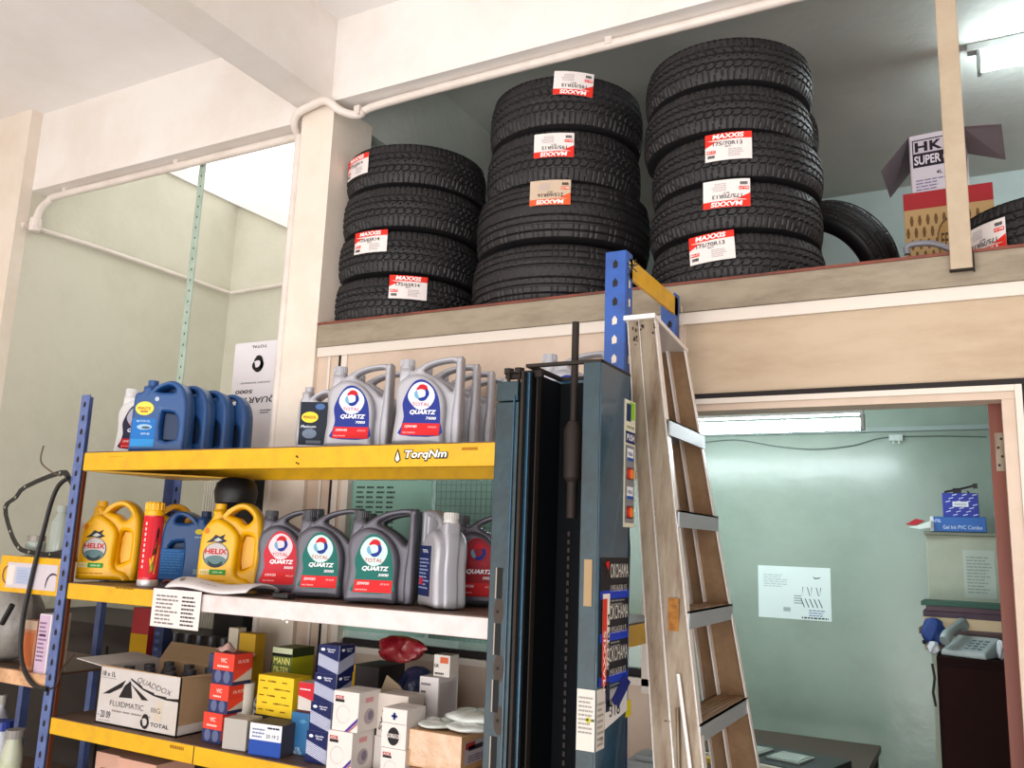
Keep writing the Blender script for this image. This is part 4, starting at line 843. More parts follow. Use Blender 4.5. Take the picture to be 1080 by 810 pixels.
# lower side shelf
blob('sack', 8, 680, 2.12, .13, .10, .15, 1.091, mat('grey_sack', '#8f8a84', .4, dirt='#6a665f', dirt_amt=.6, scale=8, bump=.4), 'grey translucent sack with folds at the left edge', 'sack', 5, .06)
q = at(12, 640, 2.0)
o = MB().tube([at(2, 658, 2.01), at(13, 638, 2.01)], .010, 8).build('clamp_handle', m_black); cat_(o, 'short black handle poking up in front of the grey sack', 'handle')
def og(d, w, h): d.rect(-w/2, h*.82, w/2, h, '#b7a08e').rect(-w*.4, h*.1, w*.3, h*.75, '#b86a3c', 1)
carton('spares_box', 'orange brown box standing behind the left stack of papers', 'box', 24, 37, 41, 680, 2.02, 1.091, zt(30, 654, 2.02), '#a86a48', None, og, depth=.06)
carton('manual', 'cream thick catalogue standing beside the blue post, right one', 'book', 52, 57, 59, 690, 2.05, 1.091, zt(55, 648, 2.02), '#b7b09c', 'catalogues on the side shelf', None, depth=.05, seam=False)
carton('manual', 'white catalogue with pinkish cover print on the lower side shelf', 'book', 37, 50, 54, 690, 2.016, 1.091, zt(44, 648, 2.0), '#dcd4dc', 'catalogues on the side shelf', lambda d, w, h: d.rect(-w*.46, h*.02, w*.4, h*.98, '#cbb4c8').lines(-w*.4, h*.2, w*.3, h*.9, 10, '#8c7088').rect(-w*.3, h*.62, w*.2, h*.66, '#5a3c58', 2), depth=.05, seam=False)
def lab2(ch, colr): return lambda d, r, h: d.rect(-r*.9, h*.08, r*.9, h*.55, colr, 0, 8).text(ch, 0, h*.4, .02, '#26242c', .018, 1, .8)
bottle(6, 2.10, .654, .05, .285, mat('cloudy_plastic', '#9a949c', .3), 'cloudy bottle with bright red cap at lower left', mat('red_cap', '#b01c20', .3), lab2('', '#8f8a94'))
bottle(24, 2.04, .654, .042, .25, mat('white_glossy', '#cfd2dc', .25), 'white bottle with wide blue collar marked A', mat('blue_cap', '#2b3f90', .35), lab2('A', '#b9bed0'), neck=.75)
bottle(39, 2.03, .654, .036, .235, mat('pale_green_plastic', '#b4b8a0', .3), 'pale green bottle marked B beside the blue collared bottle', mat('grey_cap', '#8b8680', .5), lab2('B', '#c2c6ac'), neck=.7)
bottle(22, 2.20, .654, .03, .29, mat('white_glossy', '#cfd2dc', .25), 'thin white topped bottle behind the blue collared bottle', mat('off_white_cap', '#b9b5aa', .4))

# dark block added to darken the space behind the rack, and pale sheet
o = MB().box(-4.18, -2.46, 2.60, 3.15, 0, 1.19, 0).box(-4.18, -2.46, 2.59, 2.602, .05, .07, 1).box(-3.35, -3.34, 2.592, 2.602, .05, 1.1, 1).build('cupboard', [mat('dark_brown_fill', '#2a211c', .7, dirt='#191310', dirt_amt=.7, scale=7), m_dark], bevel=.004)
cat_(o, 'low dark brown block added to darken the space behind the rack', 'cupboard')
q0, q1 = at(184, 520, 2.62), at(226, 520, 2.62); mb = MB(); n = 16
for i in range(n):
    x0_ = q0.x+(q1.x-q0.x)*i/n; x1_ = q0.x+(q1.x-q0.x)*(i+1)/n; mb.box(x0_, x1_-.004, 2.78, 2.79+.008*(i % 2), 1.191, 1.85)
o = mb.build('ribbed_blind', mat('off_white_ribs', '#d8d6c8', .5), bevel=.002); cat_(o, 'off white ribbed panel standing behind the shelving', 'panel')
# list on the window glass
d = Decal(); d.rect(-.19, -.26, .17, .27, '#9cc3b6'); 
for c_ in range(4): d.lines(-.155+.045*c_, -.2, -.118+.045*c_, .26, 26, '#49605a', 1, .4, .25, 2)
q = at(412, 525, 2.53); o = MB().box(-.19, .17, 0, .001, -.26, .27).build('notice', ink('#9cc3b6', .5)); o.location = (q.x, 2.533, 1.535); cat_(o, 'pale green printed number list pasted on the office window', 'notice'); d.build('printed_text', o, on_front(0))
d = Decal(); q = at(493, 525, 2.53)
for k in range(14): d.rect(-.14+.02*k, -.26, -.137+.02*k, .27, '#7e9c94', 1)
for k in range(22): d.rect(-.14, -.25+.024*k, .13, -.247+.024*k, '#7e9c94', 1)
o = MB().box(-.14, .13, 0, .001, -.26, .27).build('chart', ink('#8fb0a6', .5)); o.location = (q.x+.01, 2.533, 1.535); cat_(o, 'grey green grid chart pasted on the office window beside the list', 'chart'); d.build('printed_grid', o, on_front(0))

# ------------------------------------------------------------------ vehicle lift column
CX0, CX1, CY0, CY1 = -.957, -.700, 1.70, 1.88
lift = empty('lift_column', (0, 0, 0), 0, 'dark blue steel vehicle lift column with stickers, between rack and ladder', 'vehicle lift')
mb = MB().box(CX0+.012, CX1, CY1-.008, CY1, 0, 1.995, 0).box(CX1-.008, CX1, CY0, CY1, 0, 1.995, 0).box(CX0+.07, CX0+.078, CY0+.01, CY1, 0, 1.985, 0)
mb.build('column_shell', m_lift, lift, bevel=.002)
MB().box(CX1-.042, CX1-.002, CY0-.003, CY0+.006, 0, 1.995, 0).build('right_flange', m_lift_f, lift, bevel=.002)
mb = MB().box(CX0, CX0+.058, CY0-.003, CY0+.05, 0, 1.915, 0).box(CX0+.046, CX0+.05, CY0-.008, CY0, 0, 1.93, 1).box(CX0+.062, CX0+.070, CY0-.004, CY0+.04, 0, 1.985, 2).box(CX0+.084, CX0+.088, CY0+.03, CY0+.05, 0, 1.98, 2)
mb.build('left_flange', [m_lift_f, m_lift, m_rust], lift, bevel=.002)
MB().box(CX0, CX0+.055, CY0-.004, CY0+.05, 1.918, 1.963).build('top_block', m_lift_f, lift, bevel=.002)
MB().box(CX0+.078, CX1-.008, CY1-.012, CY1-.0085, 0, 1.985).build('inner_black_sheet', m_lift_in, lift)
MB().box(CX0+.0785, CX0+.082, CY0+.012, CY1-.012, 0, 1.985).box(CX1-.012, CX1-.0085, CY0+.012, CY1-.012, 0, 1.985).build('inner_black_sheet', m_lift_in, lift)
MB().box(CX0+.072, CX1, CY0-.002, CY0+.010, 1.993, 2.001).box(CX0+.072, CX1, CY1-.012, CY1, 1.993, 2.001).box(CX1-.012, CX1, CY0, CY1, 1.993, 2.001).box(CX0+.072, CX0+.086, CY0, CY1, 1.993, 2.001).build('top_plate', m_rust, lift, bevel=.001)
for k, x in enumerate((CX0+.018, CX0+.045)):
    MB().cyl(.004, 1.96, 1.985, (x, CY0+.02, 0), 10).cyl(.013, 1.985, 1.997, (x, CY0+.02, 0), 6).build('bolt', m_rust, lift)
MB().box(CX0+.005, CX0+.10, CY0+.025, CY0+.04, 1.975, 1.992).build('bolt_strap', m_rust, lift, bevel=.002)
q = at(605.5, 420, 1.79)
MB().cyl(.0085, 1.70, at(605, 340, 1.79).z, (q.x, 1.79, 0), 14).build('lead_screw', m_rust, lift, smooth=True)
MB().lathe([(0, 1.66), (.012, 1.66), (.012, 1.74), (.02, 1.75), (.022, 1.86), (.012, 1.88), (0, 1.88)], 16, (q.x, 1.79, 0)).build('screw_nut', m_rust, lift, smooth=True)
mb = MB(); xx = at(599, 600, 1.80).x
for k in range(60): mb.box(xx-.003, xx+.003, 1.80, 1.805, 1.62-.018*k, 1.630-.018*k)
mb.build('lift_chain', m_rust, lift)
d = Decal()
for py in (615, 674, 734, 794): 
    q = at(526+(615-py)*.035, py, 1.697); d.rect(q.x-.006, q.z-.033, q.x+.009, q.z+.033, '#0d1012', 1).rect(q.x-.0075, q.z-.033, q.x-.0045, q.z+.033, '#a59a8e', 2)
for py in (645, 705, 760): q = at(525, py, 1.697); d.ell(q.x, q.z, .004, .004, '#191512', 1, 10).ell(q.x+.002, q.z, .012, .03, '#4a4038', 0)
d.build('slot', lift, on_front(CY0-.003))
# stickers on the right side face of the column, local frame u = y, v = z
def rs(px, py): p = atX(px, py, CX1); return p.y, p.z
# card payment sticker hanging off the rear edge
d = Decal(); ztop = rs(660, 421)[1]; zbot = rs(660, 556)[1]; y0 = CY1-.040; y1 = CY1+.028; HH = ztop-zbot
d.rect(y0, zbot, y1, ztop, '#d9d8c4').rect(y0+.004, zbot+.01, y1-.006, ztop-HH*.36, '#8a8c92', 1)
d.rect(y0+.008, ztop-HH*.17, y0+.036, ztop-HH*.03, '#1f2f6a', 2).rect(y0+.03, ztop-HH*.15, y1-.006, ztop-HH*.01, '#8fc52c', 1).text('WE WELCOME', (y0+y1)/2, ztop-HH*.215, .006, '#3a3a40', .045, 2, .5)
d.rect(y0+.004, ztop-HH*.345, y1-.004, ztop-HH*.25, '#26356e', 2).text('PUSH', (y0+y1)/2, ztop-HH*.297, .015, '#eef0f4', .046, 3, 1)
for k in range(4):
    a_ = ztop-HH*(.385+.15*k); u0, u1 = y0+.014, y1-.014
    if k % 2 == 0: d.rect(u0, a_-.026, u1, a_, '#e6e8ee', 2).text('VISA', (u0+u1)/2, a_-.012, .009, '#2c3c80', .030, 3, .8).rect(u0, a_-.028, u1, a_-.021, '#2f5fae', 3)
    else: d.rect(u0, a_-.028, u1, a_, '#5a1c1c', 2).ell(u0+.012, a_-.014, .012, .012, '#d8372c', 3).ell(u1-.012, a_-.014, .012, .012, '#f08c3a', 4)
d.build('payment_sticker', lift, on_right(CX1+.0015))
MB().box(CX1+.0002, CX1+.0018, y0, y1, zbot, ztop).build('sticker_card', ink('#c9c8b4'), lift)
# tall black brand stickers wrapped over the side
tops = [(592, 628), (631, 668), (672, 708)]
bt_, = [MB()]
d = Decal(); ya, yb2 = CY0+.01, CY1-.004
zA = rs(640, 588)[1]; zB = rs(640, 722)[1]; st = (zA-zB)/3
for k in range(3):
    z1_ = zA-st*k; z0_ = z1_-st
    d.rect(ya, z0_, yb2, z1_, '#22232c', 0).rect(ya, z0_, yb2, z0_+.018, '#1f45b8', 1)
    if k == 0: d.poly([(ya+.022, z1_-.01), (ya+.04, z1_-.028), (ya+.030, z1_-.045), (ya+.044, z1_-.02), (ya+.046, z1_-.008)], '#d02030', 4)
    d.text('OKOHAMA', ya+.108, z1_-.028, .030, '#d4d2cc', .108, 2, .3); d.text('195/65R15', ya+.105, z1_-.065, .014, '#bdbbb6', .095, 2, .3).lines(ya+.06, z1_-.10, ya+.14, z1_-.085, 2, '#8b8a88', 2)
d.rect(ya+.012, zB+.03, ya+.052, zA-.075, '#e6e0da', 3).rect(ya+.012, zB+.0, ya+.036, zA-.085, '#d9402c', 4)
d.text('MAXXIS', ya+.024, zA-.21, .014, '#f3e4de', .12, 5, 1, rot=90).text('175/65R14', ya+.044, zA-.19, .011, '#2a2426', .15, 5, .6, rot=90)
d.build('tyre_brand_sticker', lift, on_right(CX1+.0006))
# torn tape
q = rs(623, 601); MB().box(CX1-.03, CX1-.012, CY0-.0045, CY0-.0035, q[1]-.075, q[1]+.02).build('torn_tape', ink('#a38c6c'), lift)
# white product labels at the bottom, on front flange and side
zT = at(620, 727, CY0).z; zL = at(620, 792, CY0).z
d = Decal(); d.rect(CX1-.040, zL, CX1, zT, '#cfcac2').lines(CX1-.036, zT-.085, CX1-.004, zT-.01, 9, '#9a958e').ell(CX1-.014, (zT+zL)/2, .006, .006, '#b9b04a', 1, 12).rect(CX1-.008, (zT+zL)/2-.002, CX1-.001, (zT+zL)/2+.003, '#5a6a3a', 1)
d.build('product_label', lift, on_front(CY0-.0034))
d = Decal(); d.rect(CY0, zL+.0, CY0+.045, zT, '#d2cdc6').lines(CY0+.006, zT-.11, CY0+.04, zT-.02, 8, '#a39e98').text('150', CY0+.03, zL+.02, .008, '#4a4844', .014)
d.poly([(CY0+.045, zL+.045), (CY1-.006, zL+.060), (CY1-.006, zT-.005), (CY0+.045, zT-.01)], '#a8a7ac', 0).poly([(CY0+.045, zL+.035), (CY1-.006, zL+.055), (CY1-.006, zL+.105), (CY0+.045, zL+.085)], '#dcdad8', 1)
d.text('318', CY0+.10, zL+.068, .026, '#2c2c30', .06, 2, .6).text('IMPACT', CY0+.09, zT-.035, .016, '#34343a', .07, 2, .6).rect(CY0+.048, zT-.05, CY0+.07, zT+.01, '#20284a', 2)
d.build('product_label', lift, on_right(CX1+.0007))
mb = MB().slab([(CX1+.002, CY0+.08, zT-.03), (CX1+.002, CY0+.15, zT+.015), (CX1+.012, CY0+.165, zT-.002), (CX1+.010, CY0+.10, zT-.045)], (.001, 0, 0)); mb.build('peeling_sticker', ink('#1f2c70'), lift)
mb = MB().box(CX1+.0005, CX1+.0015, CY1-.01, CY1+.02, zL+.04, zL+.075); mb.build('yellow_tag', ink('#d8c62c'), lift)
# long dark handle hanging behind column right edge
q = at(672, 640, 1.91); o = MB().tube([(q.x-.034, 1.898, 1.72), (q.x-.030, 1.898, 1.60), (q.x-.03, 1.898, 1.45)], [.010, .016, .014], 12).build('dark_sleeve', mat('navy_sleeve', '#1c2234', .35), lift, smooth=True)

# ------------------------------------------------------------------ step ladder
lad = empty('step_ladder', (-.45, 2.05, 0), 0, 'worn aluminium step ladder with stained rails leaning by the lift column', 'ladder')
lad_o = Vector((-.45, 2.05, 0))
def channel(mb, c0, c1, w0, w1, ydir, fl=.026, mweb=0, medge=1):
    c0 = Vector(c0)-lad_o; c1 = Vector(c1)-lad_o; t = .0025
    def P_(c, w, x, y): return (c.x+x*w/2, c.y+y, c.z)
    mb.hexa([P_(c0, w0, -1, 0), P_(c0, w0, 1, 0), P_(c0, w0, 1, ydir*t), P_(c0, w0, -1, ydir*t), P_(c1, w1, -1, 0), P_(c1, w1, 1, 0), P_(c1, w1, 1, ydir*t), P_(c1, w1, -1, ydir*t)], mweb)
    for sx in (-1, 1):
        e = lambda c, w: c.x+sx*w/2
        mb.hexa([(e(c0, w0)-sx*t, c0.y, c0.z), (e(c0, w0)+sx*.001, c0.y, c0.z), (e(c0, w0)+sx*.001, c0.y+ydir*fl, c0.z), (e(c0, w0)-sx*t, c0.y+ydir*fl, c0.z),
                 (e(c1, w1)-sx*t, c1.y, c1.z), (e(c1, w1)+sx*.001, c1.y, c1.z), (e(c1, w1)+sx*.001, c1.y+ydir*fl, c1.z), (e(c1, w1)-sx*t, c1.y+ydir*fl, c1.z)], medge)
ZT = 2.155; NT_, NB_ = 1.965, 1.76; FT, FB = 2.215, 2.44
xf = lambda z_: -.6925+(ZT-z_)*.133
mb = MB(); channel(mb, (xf(0), NB_, 0), (xf(ZT), NT_, ZT), .088, .040, 1); mb.build('front_rail', [m_alu, m_alu_b], lad)
mb = MB(); channel(mb, (xf(0), FB, 0), (xf(ZT-.03)-.004, FT, ZT-.03), .100, .050, -1, fl=.016, mweb=0); mb.build('front_rail', [m_alu_d, m_alu_b], lad)
mb = MB(); channel(mb, (-.484, NB_+.004, 0), (-.728, NT_+.002, ZT), .058, .030, 1); mb.build('rear_rail', [m_alu, m_alu_b], lad)
mb = MB(); channel(mb, (-.484, FB-.004, 0), (-.728, FT-.002, ZT-.03), .058, .030, -1); mb.build('rear_rail', [m_alu_d, m_alu_b], lad)
mb = MB(); o3 = lad_o
mb.hexa([Vector(p_)-o3 for p_ in ((-.750, 1.955, ZT), (-.668, 1.955, ZT), (-.668, 2.235, ZT-.03), (-.75, 2.235, ZT-.03), (-.750, 1.955, ZT+.012), (-.668, 1.955, ZT+.012), (-.668, 2.235, ZT-.018), (-.75, 2.235, ZT-.018))])
mb.build('top_cap', [m_alu_b], lad, bevel=.002)
for px, py in ((703, 443), (715, 540), (726, 646), (741, 762), (757, 885), (770, 1010), (785, 1140)):
    zz = at(px, py, 1.93).z
    if zz < .15: continue
    x = xf(zz); yn = NT_+(NB_-NT_)*(ZT-zz)/ZT+.003; yf_ = FT+(FB-FT)*(ZT-zz)/ZT-.003; mb = MB()
    a = Vector((x, 0, zz))-Vector((o3.x, o3.y, 0))
    X0, X1 = x-.045-o3.x, x+.034-o3.x
    mb.box(X0, X1, yn-o3.y, yf_-o3.y, zz, zz+.004, 0).box(X1-.004, X1, yn-o3.y, yf_-o3.y, zz-.034, zz+.004, 1).box(X0, X0+.004, yn-o3.y, yf_-o3.y, zz-.02, zz+.004, 1)
    for k in range(5): mb.box(X0+.012+.013*k, X0+.015+.013*k, yn-o3.y, yf_-o3.y, zz+.004, zz+.0055, 0)
    mb.build('step', [m_alu_d, mat('grey_step_edge', '#9aa0a4', .45, metal=.3)], lad)
# rusty latch and brace on the near rail
q = at(711, 648, 1.90); mb = MB().box(q.x-.012-o3.x, q.x+.012-o3.x, NT_+(NB_-NT_)*(ZT-q.z)/ZT-.004-o3.y, NT_+(NB_-NT_)*(ZT-q.z)/ZT-.001-o3.y, q.z-.035, q.z+.035); mb.build('rusty_latch', mat('orange_rust', '#9a6420', .8, dirt='#5e3410', dirt_amt=.9, scale=60), lad)
ys = lambda z_: NT_+(NB_-NT_)*(ZT-z_)/ZT-.006
q0 = at(712, 712, 1.86); q1 = at(727, 830, 1.84)
mb = MB().tube([Vector((q0.x, ys(q0.z), q0.z))-o3, Vector((q1.x, ys(q1.z), q1.z))-o3], .0045, 8); mb.build('brace_rod', m_alu_b, lad)
q0 = at(712, 748, 1.86); q1 = at(713, 830, 1.84)
mb = MB().tube([Vector((q0.x, ys(q0.z), q0.z))-o3, Vector((q1.x, ys(q1.z), q1.z))-o3], .004, 8); mb.build('brace_rod', m_alu, lad)
d = Decal()
for k in range(46):
    rnd = random.Random(k); px = rnd.choice((667, 670, 679, 686, 689, 674)); py = 340+rnd.random()*62; q = at(px+rnd.uniform(-2, 2), py, 1.955); d.ell(q.x-o3.x, q.z, .0016+.002*rnd.random(), .002+.004*rnd.random(), '#3a2a20', 0, 6)
d.build('rail_grime', lad, on_front(1.9615-o3.y))

# ------------------------------------------------------------------ conduits and straps
def bend(pts, n=5): return spl([tuple(p) for p in pts], n, closed=False)
def conduit(pts, r, lab, clips=(), Yc=None):
    o = MB().tube(pts, r, 12).build('conduit', m_pvc, smooth=True, angle=1.0); cat_(o, lab, 'pipe', 'wall conduits')
    for i in clips:
        p = Vector(pts[i]); c = MB().box(-.014, .014, -.02, .02, -.006, .034).build('pipe_clip', m_pvc, o, bevel=.003); c.location = p
    return o
yc = 2.565
A = at(60, 214, yc); Bp = at(305, 143, yc)
def lerp(a, b, t): return a+(b-a)*t
zc_ = 3.272
pts = [(-4.165, 2.52, 3.13), (-4.165, 2.535, 3.20), (-4.15, yc, 3.255), (-4.08, yc, zc_), (-3.6, yc, zc_), (-3.1, yc, zc_), (-2.6, yc, zc_), (-2.46, yc, zc_)]
conduit(bend(pts), .019, 'cream conduit clipped under the left cross beam', (16, 24))
o = MB().cyl(.028, 3.075, 3.145, (-4.165, 2.52, 0)).cyl(.03, 3.10, 3.12, (-4.165, 2.52, 0)).build('pipe_joint', m_pvc, smooth=False, bevel=.004); cat_(o, 'thick pipe tee joint at the left corner', 'pipe joint')
pts = [(-4.6, 2.478, 3.125), (-4.45, 2.478, 3.125), (-4.33, 2.478, 3.13), (-4.25, 2.478, 3.12), (-4.19, 2.49, 3.095)]
conduit(bend(pts), .018, 'short cream conduit bending into the tee at the far left')
pts = [(-4.178, 2.53, 3.10), (-4.178, 3.0, 3.115), (-4.178, 3.6, 3.12), (-4.17, 3.82, 3.12), (-4.12, 3.85, 3.12), (-3.6, 3.852, 3.13), (-2.95, 3.852, 3.14)]
conduit(bend(pts), .012, 'thin cream conduit running along the green left wall')
conduit(bend([(-2.44, 2.548, 3.25), (-2.43, 2.50, 3.28), (-2.40, 2.475, 3.315), (-2.33, 2.468, 3.332), (-2.24, 2.468, 3.338), (-2.19, 2.50, 3.30), (-2.13, 2.545, 3.29), (-2.05, yc, 3.325), (-1.5, yc, 3.332), (-.8, yc, 3.332), (0, yc, 3.332), (1.2, yc, 3.332)], 6), .017, 'cream conduit crossing the pillar and under the right beam', (52, 60, 36))
q0 = at(309, 150, 2.47); q1 = at(281, 520, 2.47)
xp = at(297, 350, 2.50).x
conduit([(xp, 2.505, 3.235), (xp, 2.505, 2.6), (xp, 2.505, 1.9), (xp, 2.505, .1)], .017, 'vertical cream pipe down the left side of the pillar')
# hanging slotted strap in the left bay and board strap at right
mb = MB().box(-.020, .020, -.002, .002, 0, 1.6); 
o = mb.build('slotted_strap', mat('pale_green_steel', '#a9bcae', .5, dirt='#7c8c80', dirt_amt=.6, scale=12)); o.location = (-3.075, 2.60, 1.715); cat_(o, 'pale green slotted steel strap hanging in the left opening', 'strap')
d = Decal()
for k in range(30): d.ell(0, 1.55-.05*k, .004, .006, '#3f4a44', 0, 8)
d.build('slot_hole', o, on_front(-.002))
o = MB().box(-.0265, .0265, -.012, .012, 2.355, 3.52).build('board_strap', mat('beige_board', '#b5a38c', .6, dirt='#9a8568', dirt_amt=.5, scale=8), bevel=.003); o.location = (0, 2.484, 0); cat_(o, 'long beige board strap fixed over the loft ledge', 'strap')
MB().box(-.029, .030, -.014, .004, 2.352, 2.356).box(.027, .031, -.010, .010, 2.35, 2.40).build('bottom_bracket', m_rust, o)

# ------------------------------------------------------------------ loft cartons
Yb_ = 3.15
xl, xr = at(955, 240, Yb_).x, at(1046, 230, Yb_).x; ztp = zt(955, 205, Yb_)
def ck(d, w, h):
    d.rect(-w/2, h*.86, w/2, h, '#a83238')
    for r in range(8):
        for c_ in range(18):
            if (r+c_) % 2 == 0: d.ell(-w*.46+w*.046*c_, h*(.08+.098*r), w*.022, h*.048, '#7a5c36', 0, 6)
    d.ell(w*.02, h*.58, w*.16, h*.19, '#7a5c36', 1).ell(w*.02, h*.58, w*.145, h*.165, '#b08e5c', 2).text('FE', -w*.05, h*.58, h*.12, '#5a4428', w*.08, 3, .8).rect(-w*.12, h*.08, w*.36, h*.34, '#b08e5c', 1).text('Performance', w*.12, h*.21, h*.15, '#4a3826', w*.46, 2, .8, it=.2).text('GT', -w*.2, h*.24, h*.14, '#b03038', w*.1, 2, 1)
cb = carton('checked_carton', 'tan checked oil carton with red top band on the loft', 'carton', 954, 1050, 1062, 240, Yb_, LZ, ztp, '#b08e5c', None, ck, depth=.28)
zz0 = ztp; xc0, xc1 = at(963, 190, Yb_+.03).x, at(1020, 180, Yb_+.03).x; hb = zt(965, 143, Yb_+.03)-zz0; wb = xc1-xc0
t = empty('open_carton', ((xc0+xc1)/2, Yb_+.15, zz0+.001), math.radians(-4), 'white SUPER OIL carton with open flaps on the checked carton', 'carton')
m_lil = mat('white_lilac_card', '#c5bcc4', .7)
MB().box(-wb/2, wb/2, -.12, -.116, 0, hb).box(-wb/2, wb/2, .116, .12, 0, hb).box(-wb/2, -wb/2+.004, -.12, .12, 0, hb).box(wb/2-.004, wb/2, -.12, .12, 0, hb).box(-wb/2, wb/2, -.12, .12, 0, .004).build('carton_body', m_lil, t)
MB().slab([(-wb/2, -.12, hb), (-wb/2, .12, hb), (-wb/2-.10, .10, hb-.13), (-wb/2-.10, -.10, hb-.10)], (.003, 0, .002)).build('flap', mat('grey_card', '#7c7278', .7), t)
MB().slab([(wb/2, -.12, hb), (wb/2, .12, hb), (wb/2+.12, .12, hb-.05), (wb/2+.12, -.12, hb-.02)], (-.002, 0, .003)).build('flap', mat('grey_card', '#7c7278', .7), t)
MB().slab([(-wb/2, .12, hb), (wb/2, .12, hb), (wb/2+.03, .14, hb+.075), (-wb/2+.01, .14, hb+.06)], (0, .003, 0)).build('flap', m_lil, t)
d = Decal(); g = '#2c2430'
d.rect(-wb*.44, hb*.46, wb*.46, hb*.92, g).rect(-wb*.42, hb*.69, wb*.44, hb*.90, '#c5bcc4', 1)
for k, ch in enumerate('HKS'): d.text(ch, -wb*.27+wb*.28*k, hb*.795, hb*.16, g, wb*.24, 2, 2.2)
d.text('SUPER OIL', wb*.0, hb*.575, hb*.15, '#d8d0d8', wb*.82, 2, 1.4); d.text('4L', wb*.05, hb*.34, hb*.06, g, wb*.12, 1, .8); d.lines(-wb*.4, hb*.08, wb*.18, hb*.28, 4, '#8a80a0')
for k in range(4): d.rect(wb*.26, hb*(.06+.1*k), wb*.46, hb*(.135+.1*k), g, 1).text('SM', wb*.36, hb*(.10+.1*k), hb*.04, '#c5bcc4', wb*.12, 2, .5)
d.build('printed_front', t, on_front(-.12))
# blue white pack at the far right and grey hose
o = blob('printed_pack', 1074, 205, 3.32, .085, .05, .12, LZ, mat('pale_blue_pack', '#b9d3dc', .4, dirt='#3f5560', dirt_amt=.9, scale=14), 'pale blue printed plastic pack at the far right of the loft', 'pack', 8, .05)
q = [at(px, py, 2.70) for px, py in ((957, 268), (957, 260), (968, 257), (985, 257), (1003, 263))]
o = MB().tube(bend(q), .009, 10).build('hose', mat('grey_hose', '#7c7c84', .4), smooth=True); cat_(o, 'short grey hose lying on the loft edge before the checked carton', 'hose')
# loft lamp
ll = empty('tube_lamp', (0, 0, 0), 0, 'fluorescent tube lamp on the loft ceiling at the upper right', 'lamp')
zl = 3.74; MB().box(.07, 1.4, 3.90, 3.95, 3.765, 3.80).build('lamp_batten', mat('lamp_batten', '#b9bdbc', .5), ll, bevel=.004)
MB().box(.105, .12, 3.905, 3.945, 3.66, 3.765).box(1.36, 1.375, 3.905, 3.945, 3.68, 3.755).build('lamp_holder', mat('lamp_holder', '#8b908e', .5), ll)
MB().lathe([(0, .122), (.019, .122), (.019, 1.358), (0, 1.358)], 16, (0, 3.925, 3.69), axis='x').build('tube', mat('fluorescent_tube_loft', '#eefaff', .3, emit=48), ll, smooth=True)
# office lamp
ol = empty('tube_lamp', (0, 0, 0), 0, 'bright fluorescent tube lamp hanging high in the office doorway', 'lamp')
p = at(911, 447, 3.04); xe = p.x; ze = p.z
MB().box(xe-1.25, xe, 3.02, 3.06, ze+.032, ze+.058).build('lamp_batten', mat('lamp_batten', '#b9bdbc', .5), ol, bevel=.003)
MB().box(xe-.010, xe+.003, 3.022, 3.058, ze-.02, ze+.034).box(xe-1.25, xe-1.237, 3.022, 3.058, ze-.02, ze+.034).build('lamp_holder', mat('lamp_holder', '#8b908e', .5), ol)
for x in (xe-.08, xe-1.17): MB().cyl(.004, ze+.056, 2.27, (x, 3.04, 0), 8).build('hanging_rod', mat('lamp_holder', '#8b908e', .5), ol)
MB().lathe([(0, -1.237), (.020, -1.237), (.020, -.011), (0, -.011)], 16, (xe, 3.04, ze), axis='x').build('tube', m_tube, ol, smooth=True)
q = [at(px, py, 3.785) for px, py in ((735, 468), (775, 464), (820, 471), (860, 474), (900, 470), (930, 462), (985, 460), (1040, 461))]
o = MB().tube(bend(q), .002, 6).build('cable', ink('#5a6a66')); cat_(o, 'thin sagging cable along the office wall under the lamp', 'cable')
q = at(945, 462, 3.79); o = MB().box(-.025, .025, -.008, .012, -.012, .012).box(-.012, -.006, -.012, -.008, -.025, .01).box(.008, .014, -.012, -.008, -.025, .01).build('cable_clip', ink('#c9d3cf')); o.location = (q.x, 3.786, q.z); cat_(o, 'small white cable connector on the office wall', 'connector')
# office wall drawing
a_, b_ = at(799, 596, 3.79), at(877, 656, 3.79); wv = b_.x-a_.x; hv_ = a_.z-b_.z
o = MB().box(-wv/2, wv/2, 0, .001, -hv_/2, hv_/2).build('wall_drawing', ink('#d9e6e4', .7)); o.location = ((a_.x+b_.x)/2, 3.797, (a_.z+b_.z)/2); cat_(o, 'white paper sheet with line drawing taped on the office wall', 'paper')
d = Decal(); d.lines(-wv*.42, hv_*.1, -wv*.05, hv_*.36, 6, '#b7c6c6').poly([(wv*.26, hv_*.33), (wv*.30, hv_*.30), (wv*.38, hv_*.32), (wv*.34, hv_*.29), (wv*.29, hv_*.28)], '#1a1c1e', 1)
for k in range(5): u = wv*(.12+.06*k); d.poly([(u, hv_*.12), (u+.003, hv_*.12), (u+.012*(1 if k % 2 else -.3), -hv_*.04), (u+.009*(1 if k % 2 else -.3), -hv_*.04)], '#3a4650', 1).poly([(u-.01, -hv_*.10), (u-.006, -hv_*.10), (u+.008, -hv_*.26), (u+.004, -hv_*.26)], '#3a4650', 1)
d.lines(wv*.0, -hv_*.2, wv*.12, -hv_*.02, 4, '#8d9ca0').lines(wv*.2, -hv_*.42, wv*.46, -hv_*.28, 3, '#8090b0').lines(wv*.1, -hv_*.47, wv*.46, -hv_*.44, 1, '#2f3a40', 1, .9, 0, 8).rect(-wv*.15, -hv_*.36, -wv*.05, -hv_*.28, '#a9b7b8', 1)
d.build('drawn_lines', o, on_front(0))

